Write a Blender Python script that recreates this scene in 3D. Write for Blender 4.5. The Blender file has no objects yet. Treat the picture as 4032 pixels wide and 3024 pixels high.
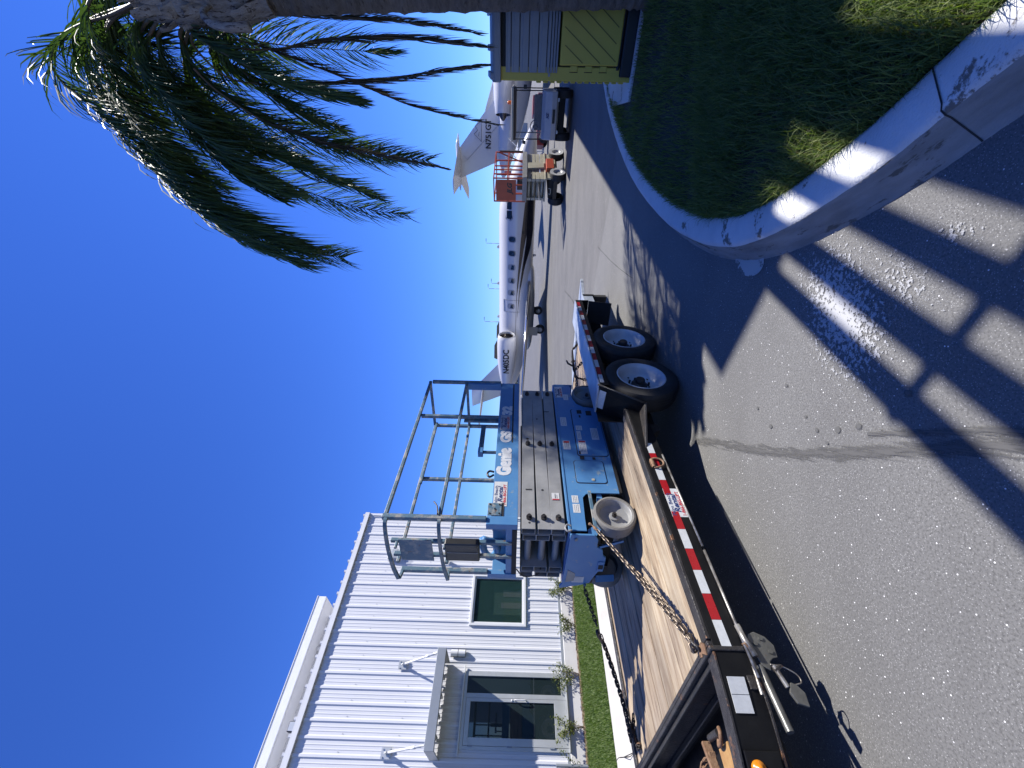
import bpy, math, random
import numpy as np
from mathutils import Vector, Matrix
PI=math.pi; rad=math.radians
S=bpy.context.scene
C=S.collection
R=random.Random(7)
# ------------------------------------------------------------------ camera
P=rad(.4938); RL=rad(-1.3341)
cam_d=bpy.data.cameras.new('camera'); cam=bpy.data.objects.new('camera',cam_d); C.objects.link(cam)
cam_d.sensor_width=36; cam_d.lens=14.505; cam_d.clip_start=.02; cam_d.clip_end=3000
r_=Vector((math.cos(RL), math.sin(P)*math.sin(RL), -math.cos(P)*math.sin(RL)))
u_=Vector((math.sin(RL), -math.sin(P)*math.cos(RL), math.cos(P)*math.cos(RL)))
f_=Vector((0,math.cos(P),math.sin(P)))
m=Matrix.Identity(4)
for i in range(3): m[i][0]=-u_[i]; m[i][1]=r_[i]; m[i][2]=-f_[i]
m[0][3]=0; m[1][3]=0; m[2][3]=1.70
cam.matrix_world=m
S.camera=cam
# ------------------------------------------------------------------ world + sun
SUN_EL=rad(53.3); sun_dir=Vector((.985*math.cos(SUN_EL), .172*math.cos(SUN_EL), math.sin(SUN_EL))).normalized()
w=bpy.data.worlds.new('World'); S.world=w; w.use_nodes=True
nt=w.node_tree; nt.nodes.clear()
o_=nt.nodes.new('ShaderNodeOutputWorld'); bg=nt.nodes.new('ShaderNodeBackground'); sky=nt.nodes.new('ShaderNodeTexSky')
sky.sky_type='NISHITA'; sky.sun_disc=False; sky.sun_elevation=SUN_EL; sky.sun_rotation=math.atan2(sun_dir.x,sun_dir.y)
sky.air_density=1.0; sky.dust_density=0; sky.ozone_density=3.0; sky.altitude=0
hs=nt.nodes.new('ShaderNodeHueSaturation'); hs.inputs['Saturation'].default_value=1.12; hs.inputs['Hue'].default_value=.505; hs.inputs['Value'].default_value=1.0
tint=nt.nodes.new('ShaderNodeMix'); tint.data_type='RGBA'; tint.blend_type='MULTIPLY'; tint.inputs['Factor'].default_value=1; tint.inputs[7].default_value=(.56,.88,1.70,1)
nt.links.new(sky.outputs[0],hs.inputs['Color']); nt.links.new(hs.outputs[0],tint.inputs[6]); nt.links.new(tint.outputs[2],bg.inputs[0]); nt.links.new(bg.outputs[0],o_.inputs[0])
bg.inputs[1].default_value=.0625
sd=bpy.data.lights.new('sun','SUN'); sd.energy=5.0; sd.angle=rad(.53); sd.color=(1,.955,.89)
sun=bpy.data.objects.new('sun',sd); C.objects.link(sun); sun.rotation_euler=sun_dir.to_track_quat('Z','Y').to_euler(); sun.location=(20,5,30)
S.view_settings.view_transform='Standard'; S.view_settings.look='None'; S.view_settings.gamma=1; S.view_settings.exposure=.95
S.view_settings.use_curve_mapping=False
# ------------------------------------------------------------------ materials
MT={}
AL=.72
def mat(name,base,rough=.6,metal=0,c2=None,scale=6,thr=None,c3=None,s3=30,t3=.62,bump=0,bs=60,coat=0,stretch=None,spec=.5,objvar=0,trans=0,emit=None):
    sc_=lambda c: tuple(v*AL for v in c) if c else c
    base,c2,c3=sc_(base),sc_(c2),sc_(c3)
    m=bpy.data.materials.new(name); m.use_nodes=True; n=m.node_tree.nodes; L=m.node_tree.links
    b=n['Principled BSDF']; b.inputs['Base Color'].default_value=(*base,1); b.inputs['Roughness'].default_value=rough; b.inputs['Metallic'].default_value=metal
    b.inputs['Specular IOR Level'].default_value=spec
    if coat: b.inputs['Coat Weight'].default_value=coat; b.inputs['Coat Roughness'].default_value=.08
    if emit: b.inputs['Emission Color'].default_value=(*emit,1); b.inputs['Emission Strength'].default_value=1
    tc=n.new('ShaderNodeTexCoord'); vec=tc.outputs['Object']
    if stretch:
        mp=n.new('ShaderNodeMapping'); mp.inputs['Scale'].default_value=stretch; L.new(vec,mp.inputs[0]); vec=mp.outputs[0]
    col=None
    def noise(s,d=6,r=.62):
        t=n.new('ShaderNodeTexNoise'); t.inputs['Scale'].default_value=s; t.inputs['Detail'].default_value=d; t.inputs['Roughness'].default_value=r; L.new(vec,t.inputs['Vector']); return t.outputs['Fac']
    def ramp(f,a,b_):
        r=n.new('ShaderNodeMapRange'); r.inputs['From Min'].default_value=a; r.inputs['From Max'].default_value=b_; L.new(f,r.inputs['Value']); return r.outputs[0]
    def mix(f,A,B):
        x=n.new('ShaderNodeMix'); x.data_type='RGBA'; L.new(f,x.inputs['Factor'])
        for sock,v in ((x.inputs[6],A),(x.inputs[7],B)):
            if isinstance(v,tuple): sock.default_value=(*v,1)
            else: L.new(v,sock)
        return x.outputs[2]
    col=base
    if c2: col=mix(ramp(noise(scale),.35 if thr is None else thr,.65 if thr is None else thr+.12),base,c2)
    if c3:
        f3=ramp(noise(s3,8,.7),t3,t3+.04); col=mix(f3,col,c3)
    if objvar:
        oi=n.new('ShaderNodeObjectInfo'); h=n.new('ShaderNodeHueSaturation'); rr=n.new('ShaderNodeMapRange'); rr.inputs['To Min'].default_value=1-objvar; rr.inputs['To Max'].default_value=1+objvar
        L.new(oi.outputs['Random'],rr.inputs['Value']); L.new(rr.outputs[0],h.inputs['Value'])
        if isinstance(col,tuple): h.inputs['Color'].default_value=(*col,1)
        else: L.new(col,h.inputs['Color'])
        col=h.outputs[0]
    if not isinstance(col,tuple): L.new(col,b.inputs['Base Color'])
    if bump:
        bp=n.new('ShaderNodeBump'); bp.inputs['Strength'].default_value=bump; bp.inputs['Distance'].default_value=.02; L.new(noise(bs,8,.6),bp.inputs['Height']); L.new(bp.outputs[0],b.inputs['Normal'])
    rg=n.new('ShaderNodeMapRange'); rg.inputs['To Min'].default_value=max(.03,rough-.12); rg.inputs['To Max'].default_value=min(1,rough+.12); L.new(noise(scale*2+3),rg.inputs['Value']); L.new(rg.outputs[0],b.inputs['Roughness'])
    MT[name]=m; return m
mat('blue_paint',(.075,.225,.47),.45,c2=(.10,.27,.50),scale=3.5,c3=(.24,.32,.38),s3=11,t3=.61,bump=.05,bs=25)
mat('blue_rail',(.085,.165,.23),.5,c2=(.34,.33,.30),scale=10,thr=.49,c3=(.13,.075,.045),s3=18,t3=.60,bump=.12,bs=40)
mat('scissor_grey',(.37,.37,.36),.45,.0,c2=(.26,.262,.258),scale=4,c3=(.12,.10,.09),s3=12,t3=.68,bump=.04)
mat('dark_steel',(.032,.033,.034),.42,.4,c2=(.06,.056,.05),scale=7,c3=(.16,.08,.045),s3=9,t3=.64,bump=.15,bs=50)
mat('rim_steel',(.10,.095,.09),.38,.55,c2=(.05,.045,.045),scale=12,c3=(.26,.14,.08),s3=8,t3=.6,bump=.35,bs=70)
mat('trailer_black',(.005,.005,.006),.45,.0,c2=(.012,.012,.012),scale=5,bump=.05,spec=.22)
mat('rust',(.20,.105,.055),.75,.2,c2=(.32,.20,.12),scale=18,c3=(.08,.04,.025),s3=30,t3=.58,bump=.3)
mat('chain_steel',(.30,.25,.20),.38,.75,c2=(.15,.11,.08),scale=15,bump=.1)
mat('chain_dark',(.02,.018,.017),.5,.4,c2=(.05,.035,.025),scale=15)
mat('zinc',(.52,.51,.48),.4,.6,c2=(.14,.12,.10),scale=14)
mat('rubber',(.014,.014,.015),.72,c2=(.028,.027,.026),scale=8,bump=.08,bs=30)
mat('grey_tyre',(.16,.155,.145),.75,c2=(.24,.23,.21),scale=8,c3=(.10,.06,.04),s3=16,t3=.63,bump=.15,bs=40)
mat('white_rim',(.62,.64,.66),.35,c2=(.52,.55,.6),scale=6,c3=(.09,.07,.06),s3=11,t3=.70,bump=.03)
mat('fender_white',(.42,.46,.52),.4,c2=(.30,.34,.40),scale=5,c3=(.10,.09,.08),s3=18,t3=.68,bump=.06)
mat('tape_red',(.42,.012,.018),.3,c2=(.34,.012,.015),scale=40)
mat('tape_white',(.66,.68,.68),.3,c2=(.58,.6,.6),scale=40)
mat('sticker_white',(.72,.73,.72),.4,c2=(.62,.63,.62),scale=14)
mat('ink_blue',(.03,.05,.16),.5); mat('ink_red',(.5,.03,.04),.5); mat('ink_black',(.02,.02,.025),.5); mat('ink_white',(.78,.78,.78),.45,c2=(.6,.63,.65),scale=25)
mat('plastic_amber',(.65,.22,.01),.25,coat=.4); mat('plastic_orange',(.8,.16,.02),.3)
mat('black_plastic',(.02,.02,.021),.45,bump=.05)
mat('white_wall',(.74,.75,.78),.38,c2=(.71,.72,.76),scale=1.2,bump=.01,bs=4)
mat('white_trim',(.78,.79,.80),.35,c2=(.73,.74,.76),scale=3)
mat('canopy_grey',(.33,.36,.40),.4,.2,c2=(.30,.33,.37),scale=3)
mat('alum',(.60,.62,.62),.35,.35,c2=(.55,.57,.57),scale=5)
mat('gap_dark',(.02,.022,.025),.8)
mat('concrete',(.60,.585,.55),.85,c2=(.52,.50,.47),scale=2.2,c3=(.30,.28,.25),s3=7,t3=.66,bump=.12,bs=90)
mat('curb_concrete',(.80,.81,.81),.85,c2=(.70,.71,.71),scale=4,c3=(.20,.18,.155),s3=5,t3=.60,bump=.35,bs=90)
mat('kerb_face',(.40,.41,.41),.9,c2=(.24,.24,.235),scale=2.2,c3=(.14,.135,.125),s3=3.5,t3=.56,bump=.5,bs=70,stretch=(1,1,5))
mat('mulch',(.16,.10,.06),.9,c2=(.30,.22,.15),scale=30,bump=.6,bs=60)
mat('soil',(.045,.038,.025),.95,c2=(.03,.035,.015),scale=12,bump=.6,bs=40)
mat('turf',(.05,.09,.02),.9,c2=(.07,.13,.03),scale=9,bump=.5,bs=60)
mat('bark',(.10,.085,.075),.85,c2=(.17,.15,.135),scale=5,c3=(.06,.045,.035),s3=9,t3=.58,bump=.8,bs=18,stretch=(1,1,3.5))
mat('boot_bark',(.20,.165,.13),.8,c2=(.36,.33,.29),scale=4,c3=(.06,.04,.03),s3=7,t3=.55,bump=.7,bs=20,stretch=(4,4,.8))
mat('stalk',(.12,.11,.06),.6,c2=(.16,.10,.07),scale=6,bump=.2,bs=40)
mat('groove_shade_yellow',(.20,.17,.03),.6); mat('yellow_poly',(.62,.50,.075),.5,c2=(.57,.46,.07),scale=3,bump=.06,bs=200)
mat('grey_poly',(.33,.34,.355),.5,c2=(.29,.30,.32),scale=3,bump=.06,bs=200)
mat('black_poly',(.012,.012,.014),.5)
mat('jet_white',(.78,.78,.79),.18,c2=(.74,.75,.77),scale=.6,coat=.5)
mat('jet_grey',(.45,.46,.48),.3,.1,c2=(.40,.41,.43),scale=1.5)
mat('jet_black',(.02,.018,.02),.2,coat=.5)
mat('jet_bronze',(.10,.085,.075),.25,.3,coat=.4)
mat('chrome',(.75,.75,.76),.12,1)
mat('orange_paint',(.50,.085,.035),.45,c2=(.42,.07,.03),scale=5,c3=(.5,.3,.25),s3=14,t3=.70)
mat('cream_paint',(.55,.52,.40),.5,c2=(.45,.43,.33),scale=4,c3=(.15,.12,.08),s3=8,t3=.66)
mat('cart_white',(.62,.63,.65),.3,c2=(.55,.56,.58),scale=4,coat=.3)
mat('cart_roof',(.62,.58,.48),.5)
mat('red_paint',(.30,.03,.03),.45); 
mat('lining_brown',(.08,.055,.04),.7)  # dark brown of the cart's roof lining
mat('hangar_metal',(.45,.46,.47),.5,c2=(.4,.41,.42),scale=1)
mat('far_green',(.045,.06,.03),.9,c2=(.07,.085,.05),scale=.4)
mat('pole_grey',(.35,.36,.37),.5,.4)
mat('frame_grey',(.56,.57,.58),.4,c2=(.5,.51,.52),scale=5)
def glass(name,tint,rough=.03,alpha=.35):
    m=bpy.data.materials.new(name); m.use_nodes=True; b=m.node_tree.nodes['Principled BSDF']
    b.inputs['Base Color'].default_value=(*tint,1); b.inputs['Roughness'].default_value=rough; b.inputs['Specular IOR Level'].default_value=.7
    if alpha<1: b.inputs['Alpha'].default_value=alpha
    MT[name]=m
glass('dark_glass',(.012,.02,.022),.02,1); glass('green_glass',(.015,.04,.036),.03,.5); glass('clear_glass',(.5,.55,.6),.02,.22)
mat('interior',(.12,.13,.13),.8,c2=(.08,.09,.09),scale=1.5); mat('reflection_green',(.16,.26,.22),.8)
# wood: grain runs along local X
def wood():
    m=bpy.data.materials.new('weathered_wood'); m.use_nodes=True; n=m.node_tree.nodes; L=m.node_tree.links; b=n['Principled BSDF']
    tc=n.new('ShaderNodeTexCoord'); mp=n.new('ShaderNodeMapping'); mp.inputs['Scale'].default_value=(.6,6,6)
    oi=n.new('ShaderNodeObjectInfo'); cmb=n.new('ShaderNodeCombineXYZ'); mul=n.new('ShaderNodeMath'); mul.operation='MULTIPLY'; mul.inputs[1].default_value=37
    L.new(oi.outputs['Random'],mul.inputs[0]); L.new(mul.outputs[0],cmb.inputs[0]); L.new(mul.outputs[0],cmb.inputs[1]); L.new(cmb.outputs[0],mp.inputs['Location']); L.new(tc.outputs['Object'],mp.inputs[0])
    a=n.new('ShaderNodeTexNoise'); a.inputs['Scale'].default_value=3.2; a.inputs['Detail'].default_value=10; a.inputs['Roughness'].default_value=.68; a.inputs['Distortion'].default_value=.5; L.new(mp.outputs[0],a.inputs['Vector'])
    cr=n.new('ShaderNodeValToRGB'); e=cr.color_ramp.elements; e[0].position=.30; e[0].color=(.12,.085,.055,1); e[1].position=.76; e[1].color=(.44,.375,.285,1)
    x=e.new(.44); x.color=(.27,.20,.13,1); x=e.new(.58); x.color=(.37,.30,.21,1)
    L.new(a.outputs['Fac'],cr.inputs[0])
    t=n.new('ShaderNodeTexNoise'); t.inputs['Scale'].default_value=1.3; t.inputs['Detail'].default_value=5; L.new(tc.outputs['Object'],t.inputs['Vector'])
    mr=n.new('ShaderNodeMapRange'); mr.inputs['From Min'].default_value=.4; mr.inputs['From Max'].default_value=.65; L.new(t.outputs['Fac'],mr.inputs['Value'])
    mx=n.new('ShaderNodeMix'); mx.data_type='RGBA'; mx.blend_type='MULTIPLY'; L.new(mr.outputs[0],mx.inputs['Factor']); L.new(cr.outputs[0],mx.inputs[6]); mx.inputs[7].default_value=(.66,.66,.70,1)
    h=n.new('ShaderNodeHueSaturation'); r=n.new('ShaderNodeMapRange'); r.inputs['To Min'].default_value=.82; r.inputs['To Max'].default_value=1.15; L.new(oi.outputs['Random'],r.inputs['Value']); L.new(r.outputs[0],h.inputs['Value']); L.new(mx.outputs[2],h.inputs['Color'])
    L.new(h.outputs[0],b.inputs['Base Color']); b.inputs['Roughness'].default_value=.8
    bp=n.new('ShaderNodeBump'); bp.inputs['Strength'].default_value=.5; bp.inputs['Distance'].default_value=.01; L.new(a.outputs['Fac'],bp.inputs['Height']); L.new(bp.outputs[0],b.inputs['Normal'])
    MT['wood']=m
wood()
def leafmat(name,a,b2,trans=.35,rough=.35):
    m=bpy.data.materials.new(name); m.use_nodes=True; n=m.node_tree.nodes; L=m.node_tree.links; b=n['Principled BSDF']; out=n['Material Output']
    g=n.new('ShaderNodeNewGeometry'); r=n.new('ShaderNodeMix'); r.data_type='RGBA'; L.new(g.outputs['Random Per Island'],r.inputs['Factor']); r.inputs[6].default_value=(*a,1); r.inputs[7].default_value=(*b2,1)
    L.new(r.outputs[2],b.inputs['Base Color']); b.inputs['Roughness'].default_value=rough
    b.inputs['Specular IOR Level'].default_value=.30; t=n.new('ShaderNodeBsdfTranslucent'); mm=n.new('ShaderNodeMix'); mm.data_type='RGBA'; mm.blend_type='MULTIPLY'; mm.inputs['Factor'].default_value=1; L.new(r.outputs[2],mm.inputs[6]); mm.inputs[7].default_value=(1.6,1.9,.6,1); L.new(mm.outputs[2],t.inputs[0])
    ms=n.new('ShaderNodeMixShader'); ms.inputs[0].default_value=trans; L.new(b.outputs[0],ms.inputs[1]); L.new(t.outputs[0],ms.inputs[2]); L.new(ms.outputs[0],out.inputs[0])
    MT[name]=m
leafmat('palm_leaf',(.024,.052,.026),(.070,.105,.034),.28,.5)
leafmat('palm_leaf_brown',(.045,.04,.03),(.09,.07,.045),.15,.5)
leafmat('palm_leaf_yellow',(.10,.11,.02),(.20,.18,.03),.35,.5)
leafmat('grass_dark',(.050,.085,.022),(.16,.19,.055),.3,.6)
leafmat('grass_dry',(.14,.12,.06),(.25,.21,.12),.3,.6)
leafmat('grass_lawn',(.045,.085,.018),(.11,.15,.04),.3,.5)
leafmat('shrub_leaf',(.05,.075,.02),(.14,.15,.04),.25,.4)
# asphalt
def asphalt(name,base,dark,speck,patchy):
    m=bpy.data.materials.new(name); m.use_nodes=True; n=m.node_tree.nodes; L=m.node_tree.links; b=n['Principled BSDF']
    tc=n.new('ShaderNodeTexCoord'); v=tc.outputs['Object']
    def N(s,d=4,r=.6,st=None):
        t=n.new('ShaderNodeTexNoise'); t.inputs['Scale'].default_value=s; t.inputs['Detail'].default_value=d; t.inputs['Roughness'].default_value=r
        if st:
            mp=n.new('ShaderNodeMapping'); mp.inputs['Scale'].default_value=st; mp.inputs['Rotation'].default_value=(0,0,rad(10)); L.new(v,mp.inputs[0]); L.new(mp.outputs[0],t.inputs['Vector'])
        else: L.new(v,t.inputs['Vector'])
        return t.outputs['Fac']
    def MR(f,a,c,lo=0,hi=1):
        r=n.new('ShaderNodeMapRange'); r.inputs['From Min'].default_value=a; r.inputs['From Max'].default_value=c; r.inputs['To Min'].default_value=lo; r.inputs['To Max'].default_value=hi; L.new(f,r.inputs['Value']); return r.outputs[0]
    def MX(f,A,B,bt='MIX'):
        x=n.new('ShaderNodeMix'); x.data_type='RGBA'; x.blend_type=bt; L.new(f,x.inputs['Factor'])
        for s,vv in ((x.inputs[6],A),(x.inputs[7],B)):
            if isinstance(vv,tuple): s.default_value=(*vv,1)
            else: L.new(vv,s)
        return x.outputs[2]
    c=MX(MR(N(.5,5,.6,(1,2.5,1)),.4,.62),base,patchy)
    c=MX(MR(N(95,3,.7),.47,.62),c,dark)
    vo=n.new('ShaderNodeTexVoronoi'); vo.inputs['Scale'].default_value=170; L.new(v,vo.inputs['Vector'])
    sp=n.new('ShaderNodeSeparateColor'); L.new(vo.outputs['Color'],sp.inputs[0])
    g1=MR(sp.outputs[0],.80,.84); g2=MR(vo.outputs['Distance'],.42,.30)
    mu=n.new('ShaderNodeMath'); mu.operation='MULTIPLY'; L.new(g1,mu.inputs[0]); L.new(g2,mu.inputs[1])
    c=MX(mu.outputs[0],c,speck)
    vo2=n.new('ShaderNodeTexVoronoi'); vo2.inputs['Scale'].default_value=75; L.new(v,vo2.inputs['Vector'])
    sp2=n.new('ShaderNodeSeparateColor'); L.new(vo2.outputs['Color'],sp2.inputs[0])
    k1=MR(sp2.outputs[1],.955,.965); k2=MR(vo2.outputs['Distance'],.26,.18)
    mu2=n.new('ShaderNodeMath'); mu2.operation='MULTIPLY'; L.new(k1,mu2.inputs[0]); L.new(k2,mu2.inputs[1])
    c=MX(mu2.outputs[0],c,(.75,.75,.74))
    L.new(c,b.inputs['Base Color']); b.inputs['Roughness'].default_value=.75; b.inputs['Specular IOR Level'].default_value=.4
    bp=n.new('ShaderNodeBump'); bp.inputs['Strength'].default_value=.55; bp.inputs['Distance'].default_value=.006; L.new(N(120,4,.7),bp.inputs['Height']); L.new(bp.outputs[0],b.inputs['Normal'])
    MT[name]=m
asphalt('asphalt',(.140,.139,.135),(.084,.083,.081),(.26,.26,.255),(.118,.117,.114))
asphalt('apron',(.118,.115,.110),(.096,.094,.09),(.16,.158,.155),(.086,.084,.081))
def decal(name,col,scale,lo,hi,edge=.5,rough=.8,st=None):
    # paint or stain whose coverage follows a noise and the object's own radial / strip coordinate (UV.x = 0 at the middle, 1 at the edge)
    m=bpy.data.materials.new(name); m.use_nodes=True; n=m.node_tree.nodes; L=m.node_tree.links; b=n['Principled BSDF']; b.inputs['Base Color'].default_value=(*col,1); b.inputs['Roughness'].default_value=rough
    tc=n.new('ShaderNodeTexCoord'); t=n.new('ShaderNodeTexNoise'); t.inputs['Scale'].default_value=scale; t.inputs['Detail'].default_value=8; t.inputs['Roughness'].default_value=.75; L.new(tc.outputs['Object'],t.inputs['Vector'])
    if st:
        mp=n.new('ShaderNodeMapping'); mp.inputs['Scale'].default_value=st; L.new(tc.outputs['Object'],mp.inputs[0]); L.new(mp.outputs[0],t.inputs['Vector'])
    uv=n.new('ShaderNodeUVMap'); sx=n.new('ShaderNodeSeparateXYZ'); L.new(uv.outputs[0],sx.inputs[0])
    mu=n.new('ShaderNodeMath'); mu.operation='MULTIPLY'; mu.inputs[1].default_value=edge; L.new(sx.outputs[0],mu.inputs[0])
    sb=n.new('ShaderNodeMath'); sb.operation='SUBTRACT'; L.new(t.outputs['Fac'],sb.inputs[0]); L.new(mu.outputs[0],sb.inputs[1])
    r=n.new('ShaderNodeMapRange'); r.inputs['From Min'].default_value=lo; r.inputs['From Max'].default_value=hi; L.new(sb.outputs[0],r.inputs['Value']); L.new(r.outputs[0],b.inputs['Alpha'])
    MT[name]=m
decal('paint_splash',(.36,.365,.37),42,.37,.41,.32)
decal('paint_thin',(.33,.335,.34),60,.50,.54,.18)
decal('tyre_mark_stain',(.075,.074,.072),12,.30,.50,.26,st=(4.5,.45,1))
decal('wet_spot_stain',(.08,.08,.078),9,.10,.32,.35)
decal('spill',(.42,.41,.38),9,.17,.20,.32)
# ------------------------------------------------------------------ mesh helpers
class MB:
    def __init__(s): s.v=[]; s.f=[]
    def add(s,vs,fs):
        k=len(s.v); s.v.extend([tuple(q) for q in vs]); s.f.extend([tuple(k+i for i in f) for f in fs]); return s
    def box(s,x0,x1,y0,y1,z0,z1):
        vs=[(x,y,z) for x in(x0,x1) for y in(y0,y1) for z in(z0,z1)]
        return s.add(vs,[(0,1,3,2),(4,6,7,5),(0,4,5,1),(2,3,7,6),(0,2,6,4),(1,5,7,3)])
    def bar(s,a,b,w,h=None,up=(0,0,1)):
        h=h or w; a=Vector(a); b=Vector(b); d=(b-a).normalized(); up=Vector(up)
        if abs(d.dot(up))>.98: up=Vector((1,0,0))
        x=d.cross(up).normalized(); y=x.cross(d).normalized()
        vs=[p+x*(i*w/2)+y*(j*h/2) for p in(a,b) for i,j in((-1,-1),(1,-1),(1,1),(-1,1))]
        return s.add(vs,[(3,2,1,0),(4,5,6,7),(0,1,5,4),(1,2,6,5),(2,3,7,6),(3,0,4,7)])
    def tube(s,pts,r,n=8,cap=True,closed=False):
        pts=[Vector(p) for p in pts]; N=len(pts); rr=r if isinstance(r,(list,tuple)) else [r]*N
        vs=[]; nrm=None
        for i,p in enumerate(pts):
            if closed: d=(pts[(i+1)%N]-pts[i-1])
            else: d=(pts[min(i+1,N-1)]-pts[max(i-1,0)])
            if d.length<1e-9: d=Vector((0,0,1))
            d.normalize()
            if nrm is None:
                nrm=d.orthogonal().normalized()
            else:
                nrm=(nrm-d*nrm.dot(d))
                if nrm.length<1e-6: nrm=d.orthogonal()
                nrm.normalize()
            bn=d.cross(nrm)
            for k in range(n):
                a=2*PI*k/n; vs.append(p+(nrm*math.cos(a)+bn*math.sin(a))*rr[i])
        fs=[]
        for i in range(N if closed else N-1):
            for k in range(n):
                j=(i+1)%N; fs.append((i*n+k,i*n+(k+1)%n,j*n+(k+1)%n,j*n+k))
        if cap and not closed: fs.append(tuple(range(n))[::-1]); fs.append(tuple((N-1)*n+k for k in range(n)))
        return s.add(vs,fs)
    def cyl(s,a,b,r,n=16,r2=None): return s.tube([a,b],[r,r if r2 is None else r2],n)
    def lathe(s,prof,n=32,o=(0,0,0),axis='Y'):
        # prof: (radius, along axis)
        vs=[]; o=Vector(o)
        for r,h in prof:
            for k in range(n):
                a=2*PI*k/n; c,sn=r*math.cos(a),r*math.sin(a)
                vs.append(o+(Vector((c,h,sn)) if axis=='Y' else Vector((h,c,sn)) if axis=='X' else Vector((c,sn,h))))
        fs=[]
        for i in range(len(prof)-1):
            for k in range(n): fs.append((i*n+k,i*n+(k+1)%n,(i+1)*n+(k+1)%n,(i+1)*n+k))
        return s.add(vs,fs)
    def prism(s,poly,a,b,axis='Y'):
        # polygon in the other two axes, extruded from a to b along axis
        n=len(poly)
        f={'Y':lambda p,h:(p[0],h,p[1]),'X':lambda p,h:(h,p[0],p[1]),'Z':lambda p,h:(p[0],p[1],h)}[axis]
        vs=[f(p,a) for p in poly]+[f(p,b) for p in poly]
        fs=[tuple(range(n)),tuple(range(2*n-1,n-1,-1))]+[(i,n+i,n+(i+1)%n,(i+1)%n) for i in range(n)]
        return s.add(vs,fs)
    def quad(s,*p): return s.add(p,[tuple(range(len(p)))])
def tagit(o,label=None,cat=None,group=None,kind=None):
    if label: o['label']=label
    if cat: o['category']=cat
    if group: o['group']=group
    if kind: o['kind']=kind
    return o
def obj(name,mb,m,parent=None,bevel=0,smooth=False,label=None,cat=None,group=None,kind=None,loc=None,auto=None,recalc=True):
    me=mb if isinstance(mb,bpy.types.Mesh) else None
    if me is None:
        me=bpy.data.meshes.new(name); me.from_pydata(mb.v,[],mb.f); me.update()
        if recalc:
            import bmesh
            bm=bmesh.new(); bm.from_mesh(me); bmesh.ops.recalc_face_normals(bm,faces=bm.faces); bm.to_mesh(me); bm.free()
        for mm in (m if isinstance(m,(list,tuple)) else [m]): me.materials.append(MT[mm] if isinstance(mm,str) else mm)
        if smooth:
            me.polygons.foreach_set('use_smooth',[True]*len(me.polygons))
            if auto: 
                try: me.set_sharp_from_angle(angle=rad(auto))
                except Exception: pass
    o=bpy.data.objects.new(name,me); C.objects.link(o)
    if parent: o.parent=parent
    if loc: o.location=loc
    if bevel:
        b=o.modifiers.new('bevel','BEVEL'); b.width=bevel; b.segments=2; b.limit_method='ANGLE'
    return tagit(o,label,cat,group,kind)
def root(name,loc,rz=0,label=None,cat=None,group=None,kind=None):
    o=bpy.data.objects.new(name,None); C.objects.link(o); o.location=loc; o.rotation_euler=(0,0,rz); o.empty_display_size=.1
    return tagit(o,label,cat,group,kind)
def share(o,parent,loc=None,rot=None,sc=None):
    c=o.copy(); C.objects.link(c); c.parent=parent
    if loc is not None: c.location=loc
    if rot is not None: c.rotation_euler=rot
    if sc is not None: c.scale=sc
    return c
def tree_copy(o,parent=None,depth=0):
    c=o.copy(); C.objects.link(c); c.parent=parent
    for ch in list(o.children): tree_copy(ch,c)
    return c
LASTM=[None]
def letters(txt,size,m,parent,origin,xd,yd,name='lettering',bold=.0,shear=0,depth=.0008,space=1,sx=1):
    cu=bpy.data.curves.new(name,'FONT'); cu.body=txt; cu.size=size; cu.extrude=depth; cu.offset=bold; cu.shear=shear; cu.space_character=space; cu.resolution_u=3
    t=bpy.data.objects.new(name,cu); C.objects.link(t)
    dg=bpy.context.evaluated_depsgraph_get(); me=bpy.data.meshes.new_from_object(t.evaluated_get(dg)); bpy.data.objects.remove(t); bpy.data.curves.remove(cu)
    me.materials.clear(); me.materials.append(MT[m])
    o=bpy.data.objects.new(name,me); C.objects.link(o); o.parent=parent
    xd=Vector(xd).normalized(); yd=Vector(yd).normalized(); zd=xd.cross(yd)
    M=Matrix.Identity(4)
    for i in range(3): M[i][0]=xd[i]*sx; M[i][1]=yd[i]; M[i][2]=zd[i]; M[i][3]=origin[i]
    o.matrix_local=M; LASTM[0]=M
    return o
def smooth_path(pts,n=8,closed=False):
    pts=[Vector(p) for p in pts]; out=[]; N=len(pts)
    for i in range(N-1):
        p0=pts[max(i-1,0)];p1=pts[i];p2=pts[i+1];p3=pts[min(i+2,N-1)]
        for k in range(n):
            t=k/n; out.append(.5*((2*p1)+(-p0+p2)*t+(2*p0-5*p1+4*p2-p3)*t*t+(-p0+3*p1-3*p2+p3)*t**3))
    out.append(pts[-1]); return out
def sheet(name,pts,z,m,**k):
    mb=MB(); mb.quad(*[(x,y,z) for x,y in pts]); return obj(name,mb,m,**k)
b_=Vector((.6350,.7725,0)); bn_=Vector((.7725,-.6350,0))        # the airfield grid: along the building, and out of its front wall
ANG_B=rad(90-39.417); ANG_T=rad(90-33.110)
def NB(n,b,z=0): return bn_*n+b_*b+Vector((0,0,z))
exec_sections=[]
# ================================================================== SETTING
def strip_mesh(n0,n1,b0,b1,z): 
    mb=MB(); mb.quad(NB(n0,b0,z),NB(n1,b0,z),NB(n1,b1,z),NB(n0,b1,z)); return mb
g=MB(); g.quad((-900,-60,-.008),(900,-60,-.008),(900,1500,-.008),(-900,1500,-.008))
obj('ground',g,'apron',kind='structure')
g=MB()
pl=[NB(-7.36,-12),NB(24,-12),NB(24,7.6),NB(6,9.2),NB(-2,8.3),NB(-7.36,8.9)]
g.add([(p.x,p.y,0) for p in pl],[tuple(range(6))]); obj('road',g,'asphalt',kind='structure')
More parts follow.
